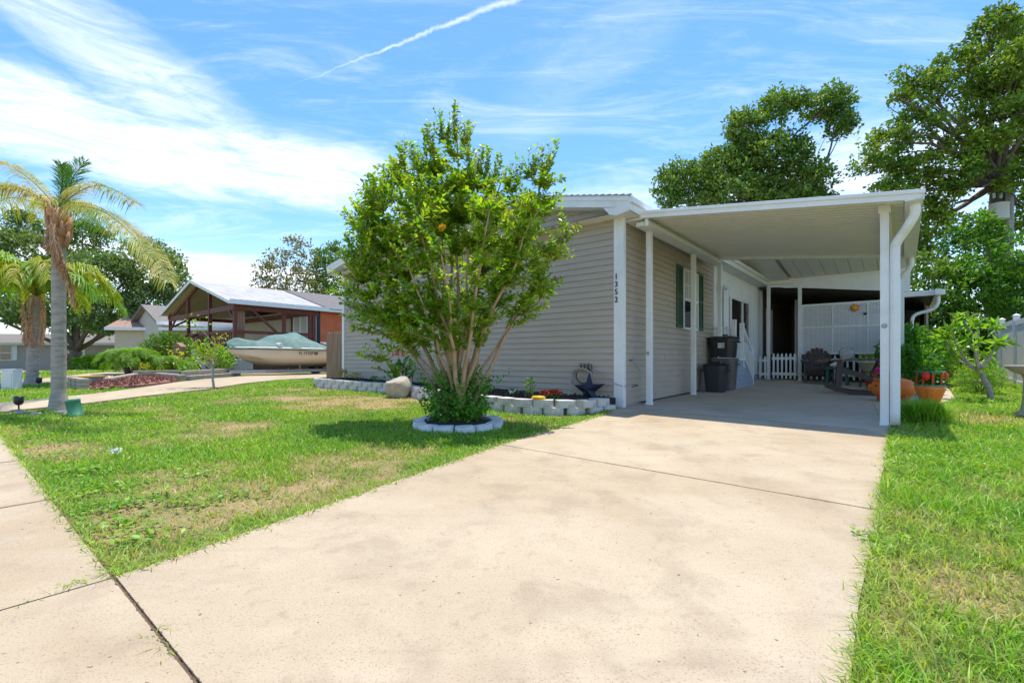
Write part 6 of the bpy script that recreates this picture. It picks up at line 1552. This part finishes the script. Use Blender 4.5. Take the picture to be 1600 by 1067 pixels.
def far_house(name, label, c, rot, L, Dp, hwall, hr, wall, roof, wins=(), overhang=.4, extra=None):
    t = thing(name, label, 'house', c, rot, 'houses across the street'); T = WM[t.name]
    m = MB(T); m.box(-L / 2, L / 2, 0, Dp, 0, hwall)
    m.add([(-L / 2, 0, hwall), (-L / 2, Dp, hwall), (-L / 2, Dp / 2, hwall + hr), (L / 2, 0, hwall), (L / 2, Dp, hwall), (L / 2, Dp / 2, hwall + hr)], [(0, 1, 2), (5, 4, 3)]); m.build('wall', wall, t)
    m = MB(T); o = overhang; dz = hr * o / (Dp / 2)
    for y0, y1, za, zb_ in ((-o, Dp / 2, hwall - dz, hwall + hr), (Dp + o, Dp / 2, hwall - dz, hwall + hr)):
        m.add([(-L / 2 - o, y0, za + .12), (L / 2 + o, y0, za + .12), (L / 2 + o, y1, zb_ + .12), (-L / 2 - o, y1, zb_ + .12), (-L / 2 - o, y0, za), (L / 2 + o, y0, za), (L / 2 + o, y1, zb_), (-L / 2 - o, y1, zb_)],
              [(0, 1, 2, 3), (7, 6, 5, 4), (0, 4, 5, 1), (1, 5, 6, 2), (2, 6, 7, 3), (3, 7, 4, 0)])
    m.build('roof', roof, t)
    m = MB(T); m.box(-L / 2 - o, L / 2 + o, -o - .05, -o, hwall - dz - .08, hwall - dz + .14); m.build('fascia', 'white', t)
    for (x, z, w, h, sh) in wins:
        m = MB(T); m.box(x - w / 2 - .08, x + w / 2 + .08, -.05, -.01, z - .08, z + h + .08); f = m.build('window', 'white', t)
        m = MB(T); m.box(x - w / 2, x + w / 2, -.07, -.05, z, z + h / 2 - .04); m.box(x - w / 2, x + w / 2, -.07, -.05, z + h / 2 + .04, z + h); m.build('pane', 'glass', f)
        if sh:
            for s_ in (-1, 1): m = MB(T); m.box(x + s_ * (w / 2 + .32) - .2, x + s_ * (w / 2 + .32) + .2, -.06, -.01, z - .05, z + h + .05); m.build('shutter', 'white', t)
    return t
c = at(40, 576, 43); far_house('grey_house', 'long low grey house with a white shuttered window at far left', (c.x, 43, -.9), R(6), 15, 7, 2.45, .9, 'greyhouse', 'shingle_m', ((-1.6, .95, .85, 1.25, True), (4.0, .95, .85, 1.25, True)))
c = at(165, 566, 47); fh = far_house('grey_house', 'grey house with paired dark windows behind the oak trunk', (c.x + 1.0, 47, -.9), R(-2), 6.5, 7, 2.3, 1.0, 'greyhouse', 'shingle_m', ((-1.6, .9, .95, 1.2, True), (.2, .9, .95, 1.2, True)))
c = at(123, 572, 44); m = MB(Matrix.Translation((c.x, 44, -.9))); m.box(-1.3, 1.3, 2.0, 2.1, 0, 2.3); m.build('white_shed', 'whitewall', tagd=dict(label='white entry wall between the two grey houses', cat='wall'))
m = MB(Matrix.Translation((c.x + .9, 42.5, -.9)))
m.beam((-.8, 0, 1.6), (1.0, 0, .75), .06, .07)
for k in range(8): m.beam((-.75 + k * .24, 0, 1.55 - k * .113), (-.75 + k * .24, 0, .75 - k * .09), .04, .04)
m.build('stair_railing', 'maroon', tagd=dict(label='dark red stair railing between the two grey houses', cat='railing'))
far_house('cream_house', 'small cream house with a reddish roof left of the porch', (at(222, 566, 34).x, 34, -.85), R(12), 3.4, 4, 3.2, .8, 'cream', 'redroof', ())
bh = far_house('beige_house', 'beige gabled house behind the left end of the porch', (at(345, 566, 34).x, 34, -.8), TH + R(90), 7, 6.2, 3.35, 1.2, 'beige', 'shingle_m', ())
m = MB(Matrix.Translation((at(330, 566, 31).x, 31, -.8))); m.box(-2.6, 2.6, 1.0, 1.1, 0, 2.7); ww = m.build('cream_wall', 'cream', tagd=dict(label='pale cream carport wall seen through the porch', cat='wall'))
m = MB(Matrix.Translation((at(330, 566, 31).x, 31, -.8))); m.box(-3.0, 3.0, -.6, 1.2, 2.72, 2.9); m.build('white_awning', 'white', tagd=dict(label='flat white awning above the cream wall seen through the porch', cat='awning'))
m = MB(Matrix.Translation((at(296, 566, 31).x, 31, -.8))); m.box(-.15, .15, .5, .65, 0, 2.7); m.build('awning_post', 'white', tagd=dict(label='white post under the awning seen through the porch', cat='post'))
# ------------------------------------------------------------------ neighbour's shrubs
bush('dark_shrub', 'dark green glossy shrub left of the porch steps', -14.2, 19.8, (1.05, .9, .85), 3000, .13, 'lf_oak', 71)
bush('low_hedge', 'low yellow green hedge in front of the paired windows', at(165, 560, 38).x, 38, (2.9, .8, .65), 2600, .22, 'lf_bright', 72)
bush('low_shrub', 'yellow green ground shrub behind the pygmy palm', -13.2, 17.6, (.9, .5, .25), 900, .13, 'lf_yel', 73)
bush('low_shrub', 'small leafy shrub by the winch post of the trailer', -9.9, 16.2, (.45, .4, .5), 900, .10, 'lf_bright', 74)
for i, (px, py, d, rx, rz_) in enumerate(((185, 525, 50, 3.0, 2.0), (225, 520, 52, 2.8, 2.0), (150, 520, 54, 2.8, 2.2))):
    pp = at(px, py, d); broadleaf('background_tree', ('leafy tree above the paired window house', 'leafy tree above the small cream house', 'leafy tree right of the oak trunk')[i], (pp.x, d, -.9), (pp.x, d, .5), .2, [E(px, py, d, rx, rz_), E(px - 12, py - 12, d, rx * .7, rz_ * .8)], ('bark', 'lf_vine' if i != 1 else 'lf_far'), .3, 1.6, 18, .55, 500 + i, 'background trees beyond the grey houses')
p = Vector((-11.9, 17.4, 0)); m = MB(Matrix.Translation((-12.55, 18.0, g(-12.5, 18)))); m.tube([(0, 0, 0), (0, 0, .75)], .025, 8); m.box(-.13, .13, -.12, .12, .75, 1.0); m.prism([(-.18, 1.0), (.18, 1.0), (0, 1.16)], -.16, .16)
m.build('bird_feeder', 'wood', tagd=dict(label='small wooden bird feeder in front of the dark shrub', cat='bird feeder'))
# ------------------------------------------------------------------ weeds on the lawn and along paving edges
def weeds(name, label, pts, rad, n, l, mat, seed, free=False):
    global rng
    rng = np.random.default_rng(seed); Ls = []
    for (x, y), r_, k in zip(pts, rad, n):
        q = rng.normal(size=(k, 2)) * r_; pl_ = LAWN_L if x < 1 else LAWN_R; q = q if free else q[inpoly(x + q[:, 0], y + q[:, 1], pl_)]; k = len(q)
        if k == 0: continue
        P = np.stack([x + q[:, 0], y + q[:, 1], G(x + q[:, 0], y + q[:, 1]) + .015 + .03 * rng.random(k)], 1)
        D = rdir(k, .15); D[:, 2] *= .4; Ls.append(leaves(P, unit(D), rdir(k, 2.2), l * (.6 + .7 * rng.random(k)), l * .75, .08))
    V, F = join(Ls); tag(np_mesh(name, V, F, mat), label, 'weeds', kind='stuff')
def gpx(px, py):
    u = (px - 800) / 746; ds = np.geomspace(.5, 60, 4000); zz = 563 - 746 * G(u * ds, ds) / ds; i = int(np.argmax(zz <= py)); return (u * ds[i], ds[i])
W_ = [gpx(*q) for q in ((150, 800), (170, 830), (200, 790), (240, 780), (160, 770), (130, 740), (190, 850), (100, 740), (60, 700), (280, 750), (320, 745), (250, 835), (340, 780), (420, 770), (380, 640), (75, 715), (300, 790))]
weeds('clover_weeds', 'broad leaved weeds scattered through the left lawn', W_, [.10] * 17, [70, 60, 50, 40, 50, 50, 40, 60, 50, 30, 36, 30, 30, 20, 50, 50, 30], .038, 'weed', 91)
W_ = [gpx(*q) for q in ((1440, 720), (1480, 715), (1410, 730), (1520, 745), (1500, 730), (1380, 848), (1395, 855), (1350, 848), (1420, 800), (1550, 740), (1390, 745))]
weeds('edge_weeds', 'low leafy weeds in the grass beside the driveway edge', W_, [.16, .16, .1, .15, .16, .05, .05, .04, .1, .15, .1], [90, 90, 50, 70, 70, 26, 26, 16, 24, 60, 50], .035, 'weed', 92)
W_ = [gpx(*q) for q in ((1352, 846), (1340, 843), (1362, 852), (1375, 858))]
weeds('creeping_weed', 'leafy weed creeping from the right lawn onto the driveway', W_, [.035, .025, .04, .05], [14, 7, 22, 30], .03, 'weed', 96, True)
q_ = gpx(182, 718); flowers((q_[0], q_[1], g(*q_) + .07), (.07, .07, .02), 14, .018, 'whitep', 'wildflowers', None, 31)
tag(bpy.data.objects['wildflowers'], 'small patch of white wildflowers in the left lawn', 'flowers')
# grass growing over paving edges and in the joint
rng = np.random.default_rng(95)
def edge_tufts(pts, n, h):
    P = np.array(pts)[rng.integers(0, len(pts), n)] + rng.normal(size=(n, 2)) * (.012 + .03 * rng.random((n, 1)) ** 3)
    return np.stack([P[:, 0], P[:, 1], G(P[:, 0], P[:, 1]) + .01], 1), h * (.5 + rng.random(n))
def line(p, q, n=400): return [tuple(hw(p[0] + (q[0] - p[0]) * t, p[1] + (q[1] - p[1]) * t)[:2]) for t in np.linspace(0, 1, n)]
Eg = []
for i in range(len(LE) - 1): Eg += line(LE[i], LE[i + 1], 150)
Eg += line((3.38, -6.5), (3.38, .3), 500) + line((3.38, -6.5), (3.38, -3), 300) + line((1.0, -6.44), (-6.5, -6.44), 500)
P1, h1 = edge_tufts(Eg, 7500, .05)
P2, h2 = edge_tufts(line((1.55, -6.46), (1.75, -6.46), 20) + line((.92, -6.6), (.98, -6.5), 30) + line((.99, -6.9), (.99, -6.55), 30) + line((2.1, -2.61), (2.25, -2.61), 5), 170, .03)
P = np.concatenate([P1, P2]); hh = np.concatenate([h1, h2]); n = len(P)
v, F, D_ = blades(P, hh, np.full(n, .004) + .0009 * P[:, 1], .5 + 1.3 * rng.random(n), np.clip(rng.random(n) * .5, 0, 1))
tag(np_mesh('edge_grass', v, F, 'grass', attr=('dry', D_)), 'grass blades creeping over the concrete edges and joints', 'grass', kind='stuff')
